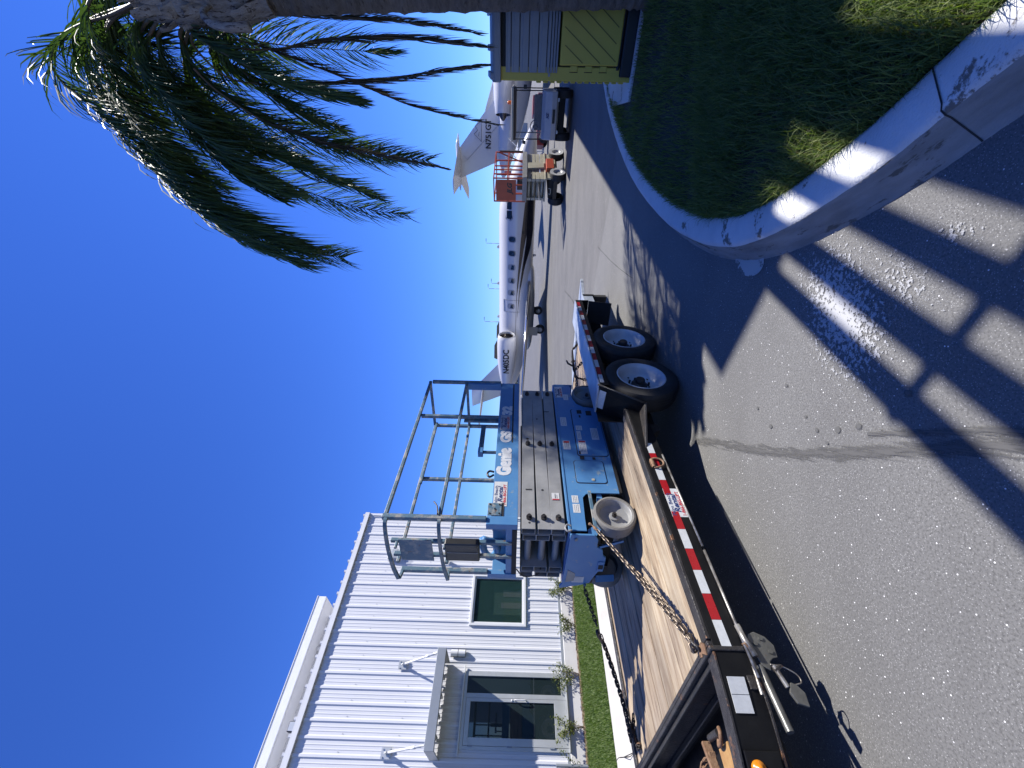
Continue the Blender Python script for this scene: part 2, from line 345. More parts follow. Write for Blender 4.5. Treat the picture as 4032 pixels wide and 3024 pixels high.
# a narrow tar seam where the road meets the lighter apron, and thin cracks
def crack(name,pts,wd,z,m='gap_dark'):
    mb=MB(); pp=smooth_path([(x,y,z) for x,y in pts],6); vs=[]
    for i,p in enumerate(pp):
        d=(pp[min(i+1,len(pp)-1)]-pp[max(i-1,0)]).normalized(); s=Vector((-d.y,d.x,0)); k=wd*(.5+R.random()*.6)
        j=R.uniform(-1,1)*wd*1.2
        vs+= [p+s*(k+j),p-s*(k-j)]
    mb.add(vs,[(2*i,2*i+1,2*i+3,2*i+2) for i in range(len(pp)-1)]); return obj(name,mb,m,kind='structure')
crack('crack',[(.3,8.5),(.9,9.3),(1.3,10.5),(2.5,12.5),(3.4,14.9)],.012,.001)
crack('crack',[(-.7,9.0),(-.2,9.6),(.5,10.0),(.9,10.6)],.012,.001)
crack('crack',[(1.6,6.1),(2.2,7.4),(3.0,8.9)],.006,.004)
def blob(name,cx,cy,rx,ry,m,z=.004,rot=0,n=28,**k):
    me=MB(); vs=[(cx,cy,z)]; 
    for i in range(n):
        a=2*PI*i/n; x=rx*math.cos(a); y=ry*math.sin(a); vs.append((cx+x*math.cos(rot)-y*math.sin(rot),cy+x*math.sin(rot)+y*math.cos(rot),z))
    me.add(vs,[(0,i,i%n+1) for i in range(1,n+1)])
    o=obj(name,me,m,recalc=False,**k); uv=o.data.uv_layers.new(name='UVMap')
    for p in o.data.polygons:
        for li,vi in zip(p.loop_indices,p.vertices): uv.data[li].uv=(0 if vi==0 else 1,.5)
    return o
blob('paint_splash',.42,2.18,.74,.40,'paint_splash',rot=rad(30),kind='structure')
blob('paint_splash',.50,1.86,.42,.24,'paint_thin',z=.0045,rot=rad(50),kind='structure')
blob('paint_splash',.62,1.62,.20,.12,'paint_thin',z=.0049,rot=rad(50),kind='structure')
blob('concrete_spill',.95,3.05,.20,.11,'spill',z=.005,rot=rad(65),kind='structure')
for x,y,r in((-.15,2.42,.012),(-.22,2.33,.014),(-.20,2.18,.018),(-.28,2.25,.010),(-.17,2.05,.018),(.0,1.80,.02),(.03,2.6,.015),(-.24,2.75,.015),(-.13,2.9,.012)):
    blob('oil_spot',x,y,r,r*1.2,'wet_spot_stain',z=.0046,n=14,kind='structure')
def ribbon(name,pts,wd,z,m):
    mb=MB(); pp=smooth_path([(x,y,z) for x,y in pts],10); vs=[]
    for i,p in enumerate(pp):
        d=(pp[min(i+1,len(pp)-1)]-pp[max(i-1,0)]).normalized(); s=Vector((-d.y,d.x,0)); vs+=[p+s*wd/2,p,p-s*wd/2]
    mb.add(vs,[q for i in range(len(pp)-1) for q in((3*i,3*i+1,3*i+4,3*i+3),(3*i+1,3*i+2,3*i+5,3*i+4))])
    o=obj(name,mb,m,recalc=False,kind='structure'); uv=o.data.uv_layers.new(name='UVMap')
    for p in o.data.polygons:
        for li,vi in zip(p.loop_indices,p.vertices): uv.data[li].uv=(0 if vi%3==1 else 1,.5)
TM=[(-.50,3.9),(-.455,3.55),(-.44,3.17),(-.39,2.58),(-.325,2.18),(-.25,1.81),(-.195,1.55),(-.16,1.3),(-.13,1.0)]
ribbon('tyre_mark',TM,.10,.0042,'tyre_mark_stain')
ribbon('tyre_mark',[(-.20,2.0),(-.17,1.78),(-.13,1.5),(-.10,1.2)],.05,.0050,'tyre_mark_stain')
# --- island kerb, swept; segments between joints
KO=[(2.4,-1.3),(1.75,-.35),(1.33,.55),(1.13,1.1),(1.055,1.5),(1.0,1.8),(.975,2.13),(.972,2.44),(1.0,2.74),(1.075,3.08),(1.31,3.64),(1.81,4.45),(2.71,5.55),(3.69,6.48),(4.82,7.35),(5.9,8.0),(7.5,8.9)]
kp=smooth_path([(x,y,0) for x,y in KO],10)
def offs(pp,d):
    o=[]
    for i,p in enumerate(pp):
        t=(pp[min(i+1,len(pp)-1)]-pp[max(i-1,0)]).normalized(); o.append(p+Vector((t.y,-t.x,0))*d)   # to the right of travel = into the island
    return o
prof=[(-.115,0),(-.10,.012),(-.030,.115),(-.018,.135),(.0,.147),(.02,.152),(.17,.152),(.19,.147),(.2,.13),(.2,.02)]
kroot=root('kerb',(0,0,0),kind='structure')
def kerb_piece(i0,i1,name='kerb_segment'):
    mb=MB(); seg=kp[i0:i1+1]; rings=[]
    full=[offs(kp,d) for d,z in prof]
    vs=[]
    for i in range(i0,i1+1):
        for q,(d,z) in enumerate(prof): p=full[q][i]; vs.append((p.x,p.y,z+.0015*math.sin(i*1.7)))
    n=len(prof); fs=[(i*n+k,i*n+k+1,(i+1)*n+k+1,(i+1)*n+k) for i in range(i1-i0) for k in range(n-1)]
    fs+=[tuple(range(n)),tuple((i1-i0)*n+k for k in range(n))]
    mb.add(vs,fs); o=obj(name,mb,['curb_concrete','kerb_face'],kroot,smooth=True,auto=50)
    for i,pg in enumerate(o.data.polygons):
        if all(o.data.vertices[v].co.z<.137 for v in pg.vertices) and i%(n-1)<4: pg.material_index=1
    return o
j1=min(range(len(kp)),key=lambda i:(kp[i]-Vector((1.06,1.53,0))).length); j2=min(range(len(kp)),key=lambda i:(kp[i]-Vector((1.5,3.95,0))).length); j3=min(range(len(kp)),key=lambda i:(kp[i]-Vector((3.3,6.13,0))).length)
kerb_piece(0,j1); kerb_piece(j1,j2); kerb_piece(j2,j3); kerb_piece(j3,len(kp)-1)
for j in(j1,j3):
    p=[offs(kp,d)[j] for d,z in prof]; t=(kp[j+1]-kp[j-1]).normalized()
    mb=MB(); vs=[]
    for q,(d,z) in enumerate(prof[:-1]):
        wob=.006*math.sin(q*2.1)+(.02 if q<4 else 0)*(1-q/4)
        for s in(-1,1): vs.append((p[q].x+t.x*(wob+s*.0035),p[q].y+t.y*(wob+s*.0035),z+.0035))
    mb.add(vs,[(2*q,2*q+1,2*q+3,2*q+2) for q in range(len(prof)-2)]); obj('joint',mb,'gap_dark',kroot)
# island soil
ki=offs(kp,.195)
isl=[(p.x,p.y) for p in ki]+[(12,9),(12,-3)]
g=MB(); g.add([(x,y,.125) for x,y in isl],[tuple(range(len(isl)))]); obj('island_ground',g,'soil',kind='structure')
g=MB(); pad=[NB(-.62,7.3),NB(2.8,7.3),NB(2.8,10),NB(.2,10.0),NB(-.85,8.9)]
g.add([(p.x,p.y,.155) for p in pad]+[(p.x,p.y,.11) for p in pad],[(0,1,2,3,4)]+[(i,(i+1)%5,5+(i+1)%5,5+i) for i in range(5)]); obj('concrete_pad',g,'curb_concrete',kind='structure')
# --- building side: kerb and gutter, turf, mulch
g=MB(); pr=[(-7.75,.02),(-7.75,.150),(-7.74,.157),(-7.58,.157),(-7.565,.147),(-7.50,.035),(-7.48,.02),(-7.08,.012),(-7.08,-.02)]
kroot2=root('kerb',(0,0,0),kind='structure')
for b0,b1 in((-10,-4.9),(-4.888,1.15),(1.162,4.2),(4.212,8.4)):
    g=MB(); vs=[NB(n_,bb,z) for bb in(b0,b1) for n_,z in pr]; k=len(pr)
    g.add(vs,[(i,i+1,k+i+1,k+i) for i in range(k-1)]+[tuple(range(k)),tuple(range(k,2*k))]); obj('kerb_segment',g,'concrete',kroot2)
g=MB(); 
for bb in(-4.894,1.156,4.206): g.quad(NB(-7.75,bb-.006,.14),NB(-7.09,bb-.006,.0),NB(-7.09,bb+.006,.0),NB(-7.75,bb+.006,.14))
obj('joint',g,'gap_dark',kroot2)
obj('lawn_ground',strip_mesh(-10.5,-7.75,-9,8.4,.125),'turf',kind='structure')
obj('mulch_bed',strip_mesh(-10.86,-10.42,-9,7.2,.14),'mulch',kind='structure')
# mulch chips
def scatter_mesh(n,gen,fn):
    V=[];F=[]
    for _ in range(n):
        vs,fs=fn(gen()); k=len(V); V+=vs; F+=[tuple(k+i for i in f) for f in fs]
    mb=MB(); mb.v=V; mb.f=F; return mb
def chip(p):
    a=R.uniform(0,PI); l=R.uniform(.01,.035); w_=R.uniform(.004,.012); z=.145+R.random()*.02
    d=Vector((math.cos(a),math.sin(a),R.uniform(-.3,.3)))*l; s=Vector((-math.sin(a),math.cos(a),R.uniform(-.3,.3)))*w_; p=Vector((p.x,p.y,z))
    return [tuple(p-d-s),tuple(p+d-s),tuple(p+d+s),tuple(p-d+s)],[(0,1,2,3)]
obj('mulch_chips',scatter_mesh(5000,lambda:NB(R.uniform(-10.78,-10.36),R.uniform(-2.5,4.5)),chip),'mulch',kind='stuff',recalc=False,label='loose brown mulch chips along the foot of the white building',cat='mulch')
# grass blades
def blades(name,pts,h0,h1,wd,m,label,lean=.6,z=.125,seed=1,clump=None):
    rs=np.random.RandomState(seed); n=len(pts); P=np.array(pts,float)
    a=rs.uniform(0,2*np.pi,n); h=rs.uniform(h0,h1,n); 
    if clump is not None: h*=clump
    ln=rs.uniform(.15,1,n)*lean; dx=np.cos(a);dy=np.sin(a); wa=a+rs.uniform(.8,2.3,n); wx=np.cos(wa)*wd*rs.uniform(.6,1.3,n); wy=np.sin(wa)*wd*rs.uniform(.6,1.3,n)
    V=np.zeros((n,7,3)); ks=[(0,0,1),(.38,.18,.9),(.75,.55,.6),(1,1,0)]
    idx=0
    for q,(hz,lx,ww) in enumerate(ks):
        cx=P[:,0]+dx*h*ln*lx*1.1; cy=P[:,1]+dy*h*ln*lx*1.1; cz=z+h*hz*np.sqrt(np.maximum(1-(ln*lx*.85)**2,.12))
        if q<3:
            for s in(-1,1):
                V[:,idx,0]=cx+s*wx*ww/2; V[:,idx,1]=cy+s*wy*ww/2; V[:,idx,2]=cz; idx+=1
        else: V[:,idx,0]=cx; V[:,idx,1]=cy; V[:,idx,2]=cz
    base=(np.arange(n)*7)[:,None]
    quads=np.concatenate([base+np.array([0,1,3,2]),base+np.array([2,3,5,4])]); tris=base+np.array([4,5,6])
    me=bpy.data.meshes.new(name); me.vertices.add(n*7); me.vertices.foreach_set('co',V.reshape(-1))
    li=np.concatenate([quads.reshape(-1),tris.reshape(-1)]); me.loops.add(len(li)); me.loops.foreach_set('vertex_index',li.astype(np.int32))
    st=np.concatenate([np.arange(len(quads))*4,len(quads)*4+np.arange(len(tris))*3]); me.polygons.add(len(st)); me.polygons.foreach_set('loop_start',st.astype(np.int32))
    me.update(calc_edges=True); me.validate()
    me.materials.append(MT[m]); o=bpy.data.objects.new(name,me); C.objects.link(o); return tagit(o,label,'grass',kind='stuff')
ipoly=np.array(isl)
def inpoly(x,y,poly):
    c=np.zeros(len(x),bool); j=len(poly)-1
    for i in range(len(poly)):
        xi,yi=poly[i];xj,yj=poly[j]
        m_=((yi>y)!=(yj>y)); c^= m_&(x<(xj-xi)*(y-yi)/((yj-yi)+1e-12)+xi); j=i
    return c
def isl_pts(n,x0,x1,y0,y1,seed):
    rs=np.random.RandomState(seed); x=rs.uniform(x0,x1,n); y=rs.uniform(y0,y1,n); k=inpoly(x,y,ipoly)&(x<y*1.35+1.2)
    # leave a few thin patches
    f=np.sin(x*3.1+1.3*np.sin(y*2.3))*np.sin(y*2.7+1.1*np.sin(x*1.9)); k&=(rs.uniform(0,1,n)<(.55+.6*f+.25))
    bb=x*.635+y*.7725; nn=x*.7725-y*.635; k&=~((nn>-.7)&(bb>7.2)&(bb<10.1)&(nn<2.9))
    return np.stack([x[k],y[k]],1)
q=isl_pts(90000,1.0,5.2,.9,3.6,3); blades('island_grass',q,.06,.17,.0046,'grass_dark','long dark green grass on the kerbed island, nearest part',seed=4,lean=.95)
q=isl_pts(80000,1.2,8.5,3.5,8.6,5); blades('island_grass',q,.05,.12,.006,'grass_dark','dark green grass on the far part of the kerbed island beside the shed',seed=6,lean=.9)
q=isl_pts(9000,1.0,4.5,1.0,3.4,8); k=(np.abs(q[:,0]*.7725-q[:,1]*.635+.45)<.35)|(np.random.RandomState(1).uniform(0,1,len(q))<.2)
blades('dry_grass',q[k],.04,.11,.004,'grass_dry','straw coloured dry grass tufts near the kerb of the island',seed=9,lean=1.0)
# fringe over the kerb
rs=np.random.RandomState(5); fr=[]
for i in range(20,len(ki)-8):
    for _ in range(26):
        t=rs.uniform(); p=ki[i].lerp(ki[i+1],t); fr.append((p.x+rs.uniform(-.012,.05),p.y+rs.uniform(-.02,.02)))
blades('kerb_grass',np.array(fr),.03,.075,.0042,'grass_dark','grass fringe leaning over the inner edge of the island kerb',seed=11,lean=1.1,z=.135)
rs=np.random.RandomState(2); n=70000; nn=rs.uniform(-10.45,-7.74,n); bb=rs.uniform(-2.6,5.5,n)
q=np.stack([nn*.7725+bb*.635,-nn*.635+bb*.7725],1); blades('lawn_grass',q,.04,.085,.008,'grass_lawn','strip of bright green lawn between the white building and its kerb',seed=3,lean=.8)
# --- unseen hangar and sunshade, guessed and added to cast the road's hard shade
hr=root('hangar',NB(11,17.5),ANG_B,'unseen metal hangar added beyond the right edge of the view to cast shade','building')
mb=MB(); 
for k in range(36): 
    x=-9.2+k*.55; mb.box(x,x+.05,8.55,8.62,0,8.9)
mb.box(-9.4,10.6,-8.5,8.55,0,8.95); obj('wall',mb,'hangar_metal',hr)
mb=MB(); mb.prism([(-8.9,9.0),(8.66,9.0),(8.66,9.15),(0,10.8),(-8.9,9.15)],-9.62,11,'X'); obj('roof',mb,'hangar_metal',hr)
pr_=root('added_sunshade',NB(1.9,4.1),ANG_B,'unseen slatted sunshade added outside the right of the view to cast striped shade','sunshade')
# local x along b, local y = -n ; slats at height 5
ZS=5.0
for s0,s1 in((-1.305,-1.152),(-1.045,-.885),(-.742,-.594),(-.45,-.05)):
    n0,n1=s0+2.465,s1+2.465
    mb=MB(); mb.box(-3.6,2.9,-(n1-1.9),-(n0-1.9),ZS-.02,ZS+.02); obj('slat',mb,'hangar_metal',pr_)
for bs in(1.43,-.6,2.95,4.4):
    mb=MB(); mb.box(bs+2.8-4.1-.03,bs+2.8-4.1+.03,-(2.54-1.9),-(1.16-1.9),ZS+.021,ZS+.06); obj('cross_bar',mb,'hangar_metal',pr_)
for x in(-3.4,2.7):
    mb=MB(); mb.box(x,x+.08,-.6,-.52,0,ZS-.021); obj('post',mb,'hangar_metal',pr_)
# ================================================================== WHITE BUILDING
B0=(-6.5952,9.07,0); BR=root('metal_building',B0,ANG_B,'white ribbed metal building with a glazed door, window and small canopy','building')
OPEN=[(1.15,2.39,1.315,2.69),(-1.12,.205,.44,2.665)]
def ribprof(x0,x1):
    pts=[]; k=math.floor((x0-.125)/.28)-1
    while True:
        c=.125+.28*k; k+=1
        if c>x1+.3: break
        for dx,h in((-.045,0),(-.020,.023),(.020,.023),(.045,0)): pts.append((c+dx,h))
        for mc in(.105,.175):
            for dx,h in((-.014,0),(-.006,.005),(.006,.005),(.014,0)): pts.append((c+mc+dx,h))
    pts.sort(); xs=[p[0] for p in pts]
    def hh(x): return float(np.interp(x,xs,[p[1] for p in pts]))
    ex=[x0,x1]+[x for x in xs if x0<x<x1]+[o for op in OPEN for o in op[:2] if x0<o<x1]
    ex=sorted(set(ex)); return [(x,hh(x)) for x in ex]
def wall_panel(x0,x1,z0,z1,parent,y=0,openings=OPEN,name='wall_panel',th=.03,m='white_wall'):
    pr=ribprof(x0,x1); mb=MB()
    for (xa,ha),(xb,hb) in zip(pr,pr[1:]):
        mid=(xa+xb)/2; iv=[(z0,z1)]
        for o0,o1,p0,p1 in openings:
            if o0<mid<o1:
                nv=[]
                for a,b in iv:
                    if p0>a: nv.append((a,min(b,p0)))
                    if p1<b: nv.append((max(a,p1),b))
                iv=nv
        for a,b in iv: mb.quad((xa,y-ha,a),(xb,y-hb,a),(xb,y-hb,b),(xa,y-ha,b))
    import bmesh
    me=bpy.data.meshes.new(name); me.from_pydata(mb.v,[],mb.f); bm=bmesh.new(); bm.from_mesh(me); bmesh.ops.remove_doubles(bm,verts=bm.verts,dist=1e-4); bm.to_mesh(me); bm.free(); me.materials.append(MT[m])
    o=bpy.data.objects.new(name,me); C.objects.link(o); o.parent=parent; return o
x=-.015+.28*-16
while x<4.0:
    x1=min(x+.84,4.06); wall_panel(x,x1,.50,5.98,BR); x=x1+.0 if x1<4.05 else 9
# body behind, foundation, trims
mb=MB(); mb.box(-12,4.05,.02,14,.47,5.97); 
o=obj('wall_core',mb,'white_wall',BR)
# cut openings in the core by building it from pieces instead
bpy.data.objects.remove(o)
mb=MB(); mb.box(-12,4.05,.30,14,.47,5.97); mb.box(-12,-4.51,.0,.3,.47,5.97); obj('wall_core',mb,'white_wall',BR)
mb=MB()
for x0,x1,z0,z1 in((2.39,4.045,.48,5.96),(.205,1.15,.48,5.96),(1.15,2.39,2.69,5.96),(1.15,2.39,.48,1.315),(-1.12,.205,2.665,5.96),(-4.5,-1.12,.48,5.96)): mb.box(x0,x1,.02,.29,z0,z1)
obj('wall_lining',mb,'white_wall',BR)
mat('painted_footing',(.72,.72,.71),.7,c2=(.64,.64,.63),scale=2.5,bump=.1); mb=MB(); mb.box(-12,4.12,-.10,.35,.02,.445); obj('foundation',mb,'painted_footing',BR,bevel=.01)
mb=MB(); mb.box(-12,-1.13,-.05,-.0,.452,.505); mb.box(.21,4.1,-.05,-.0,.452,.505); obj('base_flashing',mb,'canopy_grey',BR)
mb=MB(); mb.box(-12,4.13,-.09,-.033,5.93,6.03); mb.box(-12,4.13,-.09,-.03,6.031,6.05); obj('eave_trim',mb,'white_trim',BR)
mb=MB(); mb.box(4.06,4.13,-.045,.08,.5,5.928); obj('corner_trim',mb,'white_trim',BR,bevel=.004)
mb=MB(); mb.add([(-12,-.06,6.05),(4.13,-.06,6.05),(4.13,3.6,6.36),(-12,3.6,6.36)],[(0,1,2,3)])
k=-40
for k in range(-40,15):
    c=.125+.28*k
    if c<4.1: mb.bar((c,-.085,6.075),(c,3.6,6.38),.05,.05)
obj('lower_roof',mb,'white_wall',BR)
# upper volume set back from the eave
UW=root('upper_storey',(0,0,0)); UW.parent=BR
wall_panel(-12,2.62,6.3,7.62,UW,y=3.6,openings=[])
mb=MB(); mb.box(-12,2.62,3.62,13,6.3,7.6); obj('wall_core',mb,'white_wall',UW)
mb=MB(); mb.box(-12,2.97,2.92,2.99,7.62,7.88); mb.box(2.90,2.97,2.992,9,7.62,7.88); obj('fascia',mb,'white_trim',UW,bevel=.01)
mb=MB(); mb.box(-12,2.9,2.992,13,7.615,7.655); obj('soffit',mb,'white_trim',UW)
mb=MB(); mb.prism([(2.90,7.882),(2.90,7.90),(9,8.5),(13,8.2),(13,7.882)],-12,2.98,'X'); obj('roof',mb,'white_wall',UW)
mb=MB(); mb.box(1.62,1.72,3.50,3.56,6.35,7.61); obj('downpipe',mb,'white_trim',UW,bevel=.01)
# window: frame, glass, and a green panel behind painting in a reflected rectangle
WN=root('window',(0,0,0)); WN.parent=BR
mb=MB(); a0,a1,z0,z1=1.15,2.39,1.315,2.69
for t in(.0,):
    mb.box(a0,a1,-.055,.02,z1-.055,z1); mb.box(a0,a1,-.055,.02,z0,z0+.055); mb.box(a0,a0+.055,-.055,.02,z0+.056,z1-.056); mb.box(a1-.055,a1,-.055,.02,z0+.056,z1-.056)
    mb.box(a0+.056,a1-.056,-.02,.04,z1-.095,z1-.056); mb.box(a0+.056,a1-.056,-.02,.04,z0+.056,z0+.095); mb.box(a0+.056,a0+.095,-.02,.04,z0+.096,z1-.096); mb.box(a1-.095,a1-.056,-.02,.04,z0+.096,z1-.096)
obj('frame',mb,'white_trim',WN,bevel=.004)
mb=MB(); mb.box(a0+.095,a1-.095,.012,.018,z0+.095,z1-.095); obj('pane',mb,'green_glass',WN)
mb=MB(); mb.box(a0+.35,a1-.098,.20,.21,z0+.098,z1-.55); obj('reflection_panel',mb,'reflection_green',WN)
mb=MB(); mb.box(a0+.5,a1-.6,.19,.198,z0+.12,z1-.75); mb.box(a0+.78,a1-.3,.19,.198,z0+.12,z1-.8); obj('reveal_board',mb,'frame_grey',WN)
mb=MB(); mb.box(a0,a1,.2901,.298,z0,z1); obj('room_back',mb,'interior',WN)
# door set
DR=root('entrance',(0,0,0)); DR.parent=BR
mb=MB()
mb.box(-1.12,.205,-.045,.03,2.60,2.665); mb.box(.125,.205,-.045,.03,.46,2.599); mb.box(-.27,-.19,-.045,.03,.46,2.599); mb.box(-1.12,-1.06,-.045,.03,.46,2.599); mb.box(-.189,.124,-.045,.03,.46,.56)
obj('frame',mb,'alum',DR,bevel=.003)
mb=MB(); mb.box(-.189,.124,-.012,-.004,.561,2.598); obj('pane',mb,'dark_glass',DR)
mb=MB()
mb.box(-1.055,-.275,-.05,.0,2.50,2.595); mb.box(-1.055,-.275,-.05,.0,.465,.725); mb.box(-1.055,-.93,-.05,.0,.7255,2.4995); mb.box(-.335,-.275,-.05,.0,.7255,2.4995)
dl=obj('door',mb,'alum',DR,bevel=.003)
mb=MB(); mb.box(-.929,-.336,-.028,-.02,.726,2.499); obj('pane',mb,'dark_glass',dl)
mb=MB(); mb.tube(smooth_path([(-.305,-.05,1.56),(-.305,-.11,1.55),(-.31,-.115,1.44),(-.305,-.11,1.33),(-.305,-.05,1.32)],5),.011,8); mb.cyl((-.305,-.05,1.62),(-.305,-.065,1.62),.018); obj('handle',mb,'white_trim',dl,smooth=True)
mb=MB(); 
for z in(.75,1.6,2.4): mb.box(-1.075,-1.05,-.062,-.051,z,z+.1)
obj('hinge',mb,'canopy_grey',dl)
mb=MB(); mb.box(-1.22,.31,-.085,-.033,2.668,2.70); obj('head_flashing',mb,'white_trim',BR,bevel=.003)
mb=MB(); mb.box(-1.13,.21,-.16,-.04,.446,.462); obj('threshold',mb,'alum',BR)
CN=root('canopy',(0,0,0)); CN.parent=BR
mb=MB(); mb.box(-1.30,.37,-.95,-.925,3.035,3.215); mb.box(-1.30,-1.275,-.924,-.032,3.035,3.215); mb.box(.345,.37,-.924,-.032,3.035,3.215); mb.box(-1.274,.344,-.924,-.04,3.14,3.165)
for x in(-1.0,-.66,-.32,.02): mb.box(x,x+.05,-.923,-.04,3.10,3.139)
obj('frame',mb,'canopy_grey',CN,bevel=.004)
for x in(-1.21,.29):
    mb=MB(); mb.cyl((x,-.13,4.03),(x,-.80,3.30),.021,12); mb.cyl((x,-.62,3.5),(x,-.70,3.41),.028,12); obj('tie_rod',mb,'zinc' if 0 else 'white_trim',CN,smooth=True)
    mb=MB(); mb.box(x-.09,x+.09,-.05,-.034,3.98,4.18); mb.bar((x,-.05,4.08),(x,-.14,4.02),.03,.10); mb.bar((x,-.80,3.30),(x,-.86,3.21),.02,.08)
    for dx in(-.06,.06):
        for z in(4.01,4.15): mb.cyl((x+dx,-.05,z),(x+dx,-.066,z),.014,8)
    obj('bracket',mb,'alum',CN)
def wall_light(s,z,label,big=1):
    t=root('wall_light',(0,0,0)); t.location=Vector(B0)+NB(0,s,z)+bn_*.03; t.rotation_euler=(0,0,ANG_B); tagit(t,label,'wall light')
    mb=MB(); mb.box(-.075*big,.075*big,-.03,.0,-.17*big,.17*big); obj('back_plate',mb,'dark_steel',t,bevel=.004)
    for zz in(-.163,.007):
        mb=MB(); mb.add([(.07*math.cos(a)*big,(-.031-.075*math.sin(a))*big,(zz+h)*big) for h in(0,.156) for a in[PI*i/10 for i in range(11)]],[(i,i+1,12+i,11+i) for i in range(10)]+[tuple(range(11)),tuple(range(11,22))]); obj('shade',mb,'white_trim',t,smooth=True,auto=40)
wall_light(.55,2.87,'white two part wall light right of the entrance canopy')
t=root('flood_light',Vector(B0)+NB(-.25,-.80,6.17),ANG_B,'small flood light standing above the eave of the white building','flood light')
mb=MB(); mb.box(-.09,.09,-.06,.05,-.05,.11); obj('housing',mb,'dark_steel',t,bevel=.01); mb=MB(); mb.box(-.075,.075,-.068,-.0605,-.035,.095); obj('lens',mb,'alum',t); mb=MB(); mb.cyl((0,0,-.051),(0,0,-.11),.015); obj('stem',mb,'dark_steel',t)
t=root('security_camera',Vector(B0)+NB(.03,2.72,3.35),ANG_B,'white dome security camera on the white wall behind the blue lift','camera')
mb=MB(); mb.lathe([(.001,-.14),(.05,-.14),(.06,-.1),(.06,-.03)],20,axis='Z',o=(0,-.14,.06)); obj('dome',mb,'clear_glass',t,smooth=True); mb=MB(); mb.box(-.05,.05,-.2,0,.035,.10); obj('mount',mb,'white_trim',t,bevel=.01)
t=root('wall_light',Vector(B0)+NB(.03,2.86,4.9),ANG_B,'glass fronted wall light high on the wall behind the blue lift rails','wall light')
mb=MB(); mb.box(-.13,.13,-.10,0,-.15,.15); obj('housing',mb,'frame_grey',t,bevel=.01); mb=MB(); mb.prism([(-.101,-.12),(-.20,-.08),(-.20,.02),(-.101,.13)],-.11,.11,'X'); obj('shade',mb,'clear_glass',t)
# screws on the ribs
mb=MB()
for k in range(-6,15):
    for z in(1.6,2.75,3.9,5.05):
        if any(o0-.05<.125+.28*k<o1+.05 and p0-.02<z<p1+.02 for o0,o1,p0,p1 in OPEN): continue
        c=.125+.28*k+.07; mb.box(c-.005,c+.005,-.011,-.001,z-.006,z+.006)
obj('screws',mb,'frame_grey',BR,kind='stuff')
# shrubs along the foundation
def shrub(pos,h,sp,seed,label):
    rr=random.Random(seed); t=root('shrub',pos,0,label,'shrub','young shrubs along the white building')
    st=MB(); lf=[]; 
    V=[];F=[]
    for i in range(rr.randint(6,8)):
        a=rr.uniform(0,2*PI); r=sp*rr.uniform(.35,1); hh=h*rr.uniform(.6,1)
        pts=smooth_path([(0,0,0),(r*.3*math.cos(a),r*.3*math.sin(a),hh*.4),(r*.65*math.cos(a+.3),r*.65*math.sin(a+.3),hh*.75),(r*math.cos(a+.1),r*math.sin(a+.1),hh)],5)
        st.tube(pts,[.006*(1-.8*k/len(pts)) for k in range(len(pts))],5)
        for k in range(5,len(pts)):
            for _ in range(7):
                p=pts[k]+Vector((rr.gauss(0,.035),rr.gauss(0,.035),rr.gauss(0,.035))); n_=Vector((rr.gauss(0,1),rr.gauss(0,1),rr.gauss(0,1)+.6)).normalized(); d=n_.orthogonal().normalized(); d.rotate(Matrix.Rotation(rr.uniform(0,6.28),3,n_)); s_=n_.cross(d); l=rr.uniform(.014,.026); w2=l*.6
                k0=len(V); V+=[tuple(p-d*l),tuple(p+s_*w2),tuple(p+d*l),tuple(p-s_*w2)]; F.append((k0,k0+1,k0+2,k0+3))
    obj('stems',st,'stalk',t); mb=MB(); mb.v=V; mb.f=F; obj('leaves',mb,'shrub_leaf',t,recalc=False)
for i,(s,h,sp,lb) in enumerate(((2.0,.62,.30,'young shrub under the right end of the window, against the white wall'),(1.15,.42,.22,'smallest young shrub, just left of the window'),(.15,.62,.33,'leafy young shrub in front of the glass beside the door'),(-.75,.68,.36,'tall young shrub in front of the door'),(-1.45,.72,.40,'leftmost young shrub, left of the door'),(2.9,.45,.22,'young shrub behind the blue lift, right of the window'))):
    shrub(Vector(B0)+NB(.24,s,.14),h,sp,20+i,lb)
mb=MB(); mb.cyl((0,0,.0),(0,0,.62),.03,10); o=obj('bollard_pipe',mb,'canopy_grey',smooth=True,auto=40,label='short grey pipe standing beside the foundation left of the door',cat='pipe'); o.location=Vector(B0)+NB(.30,-1.35,.14)
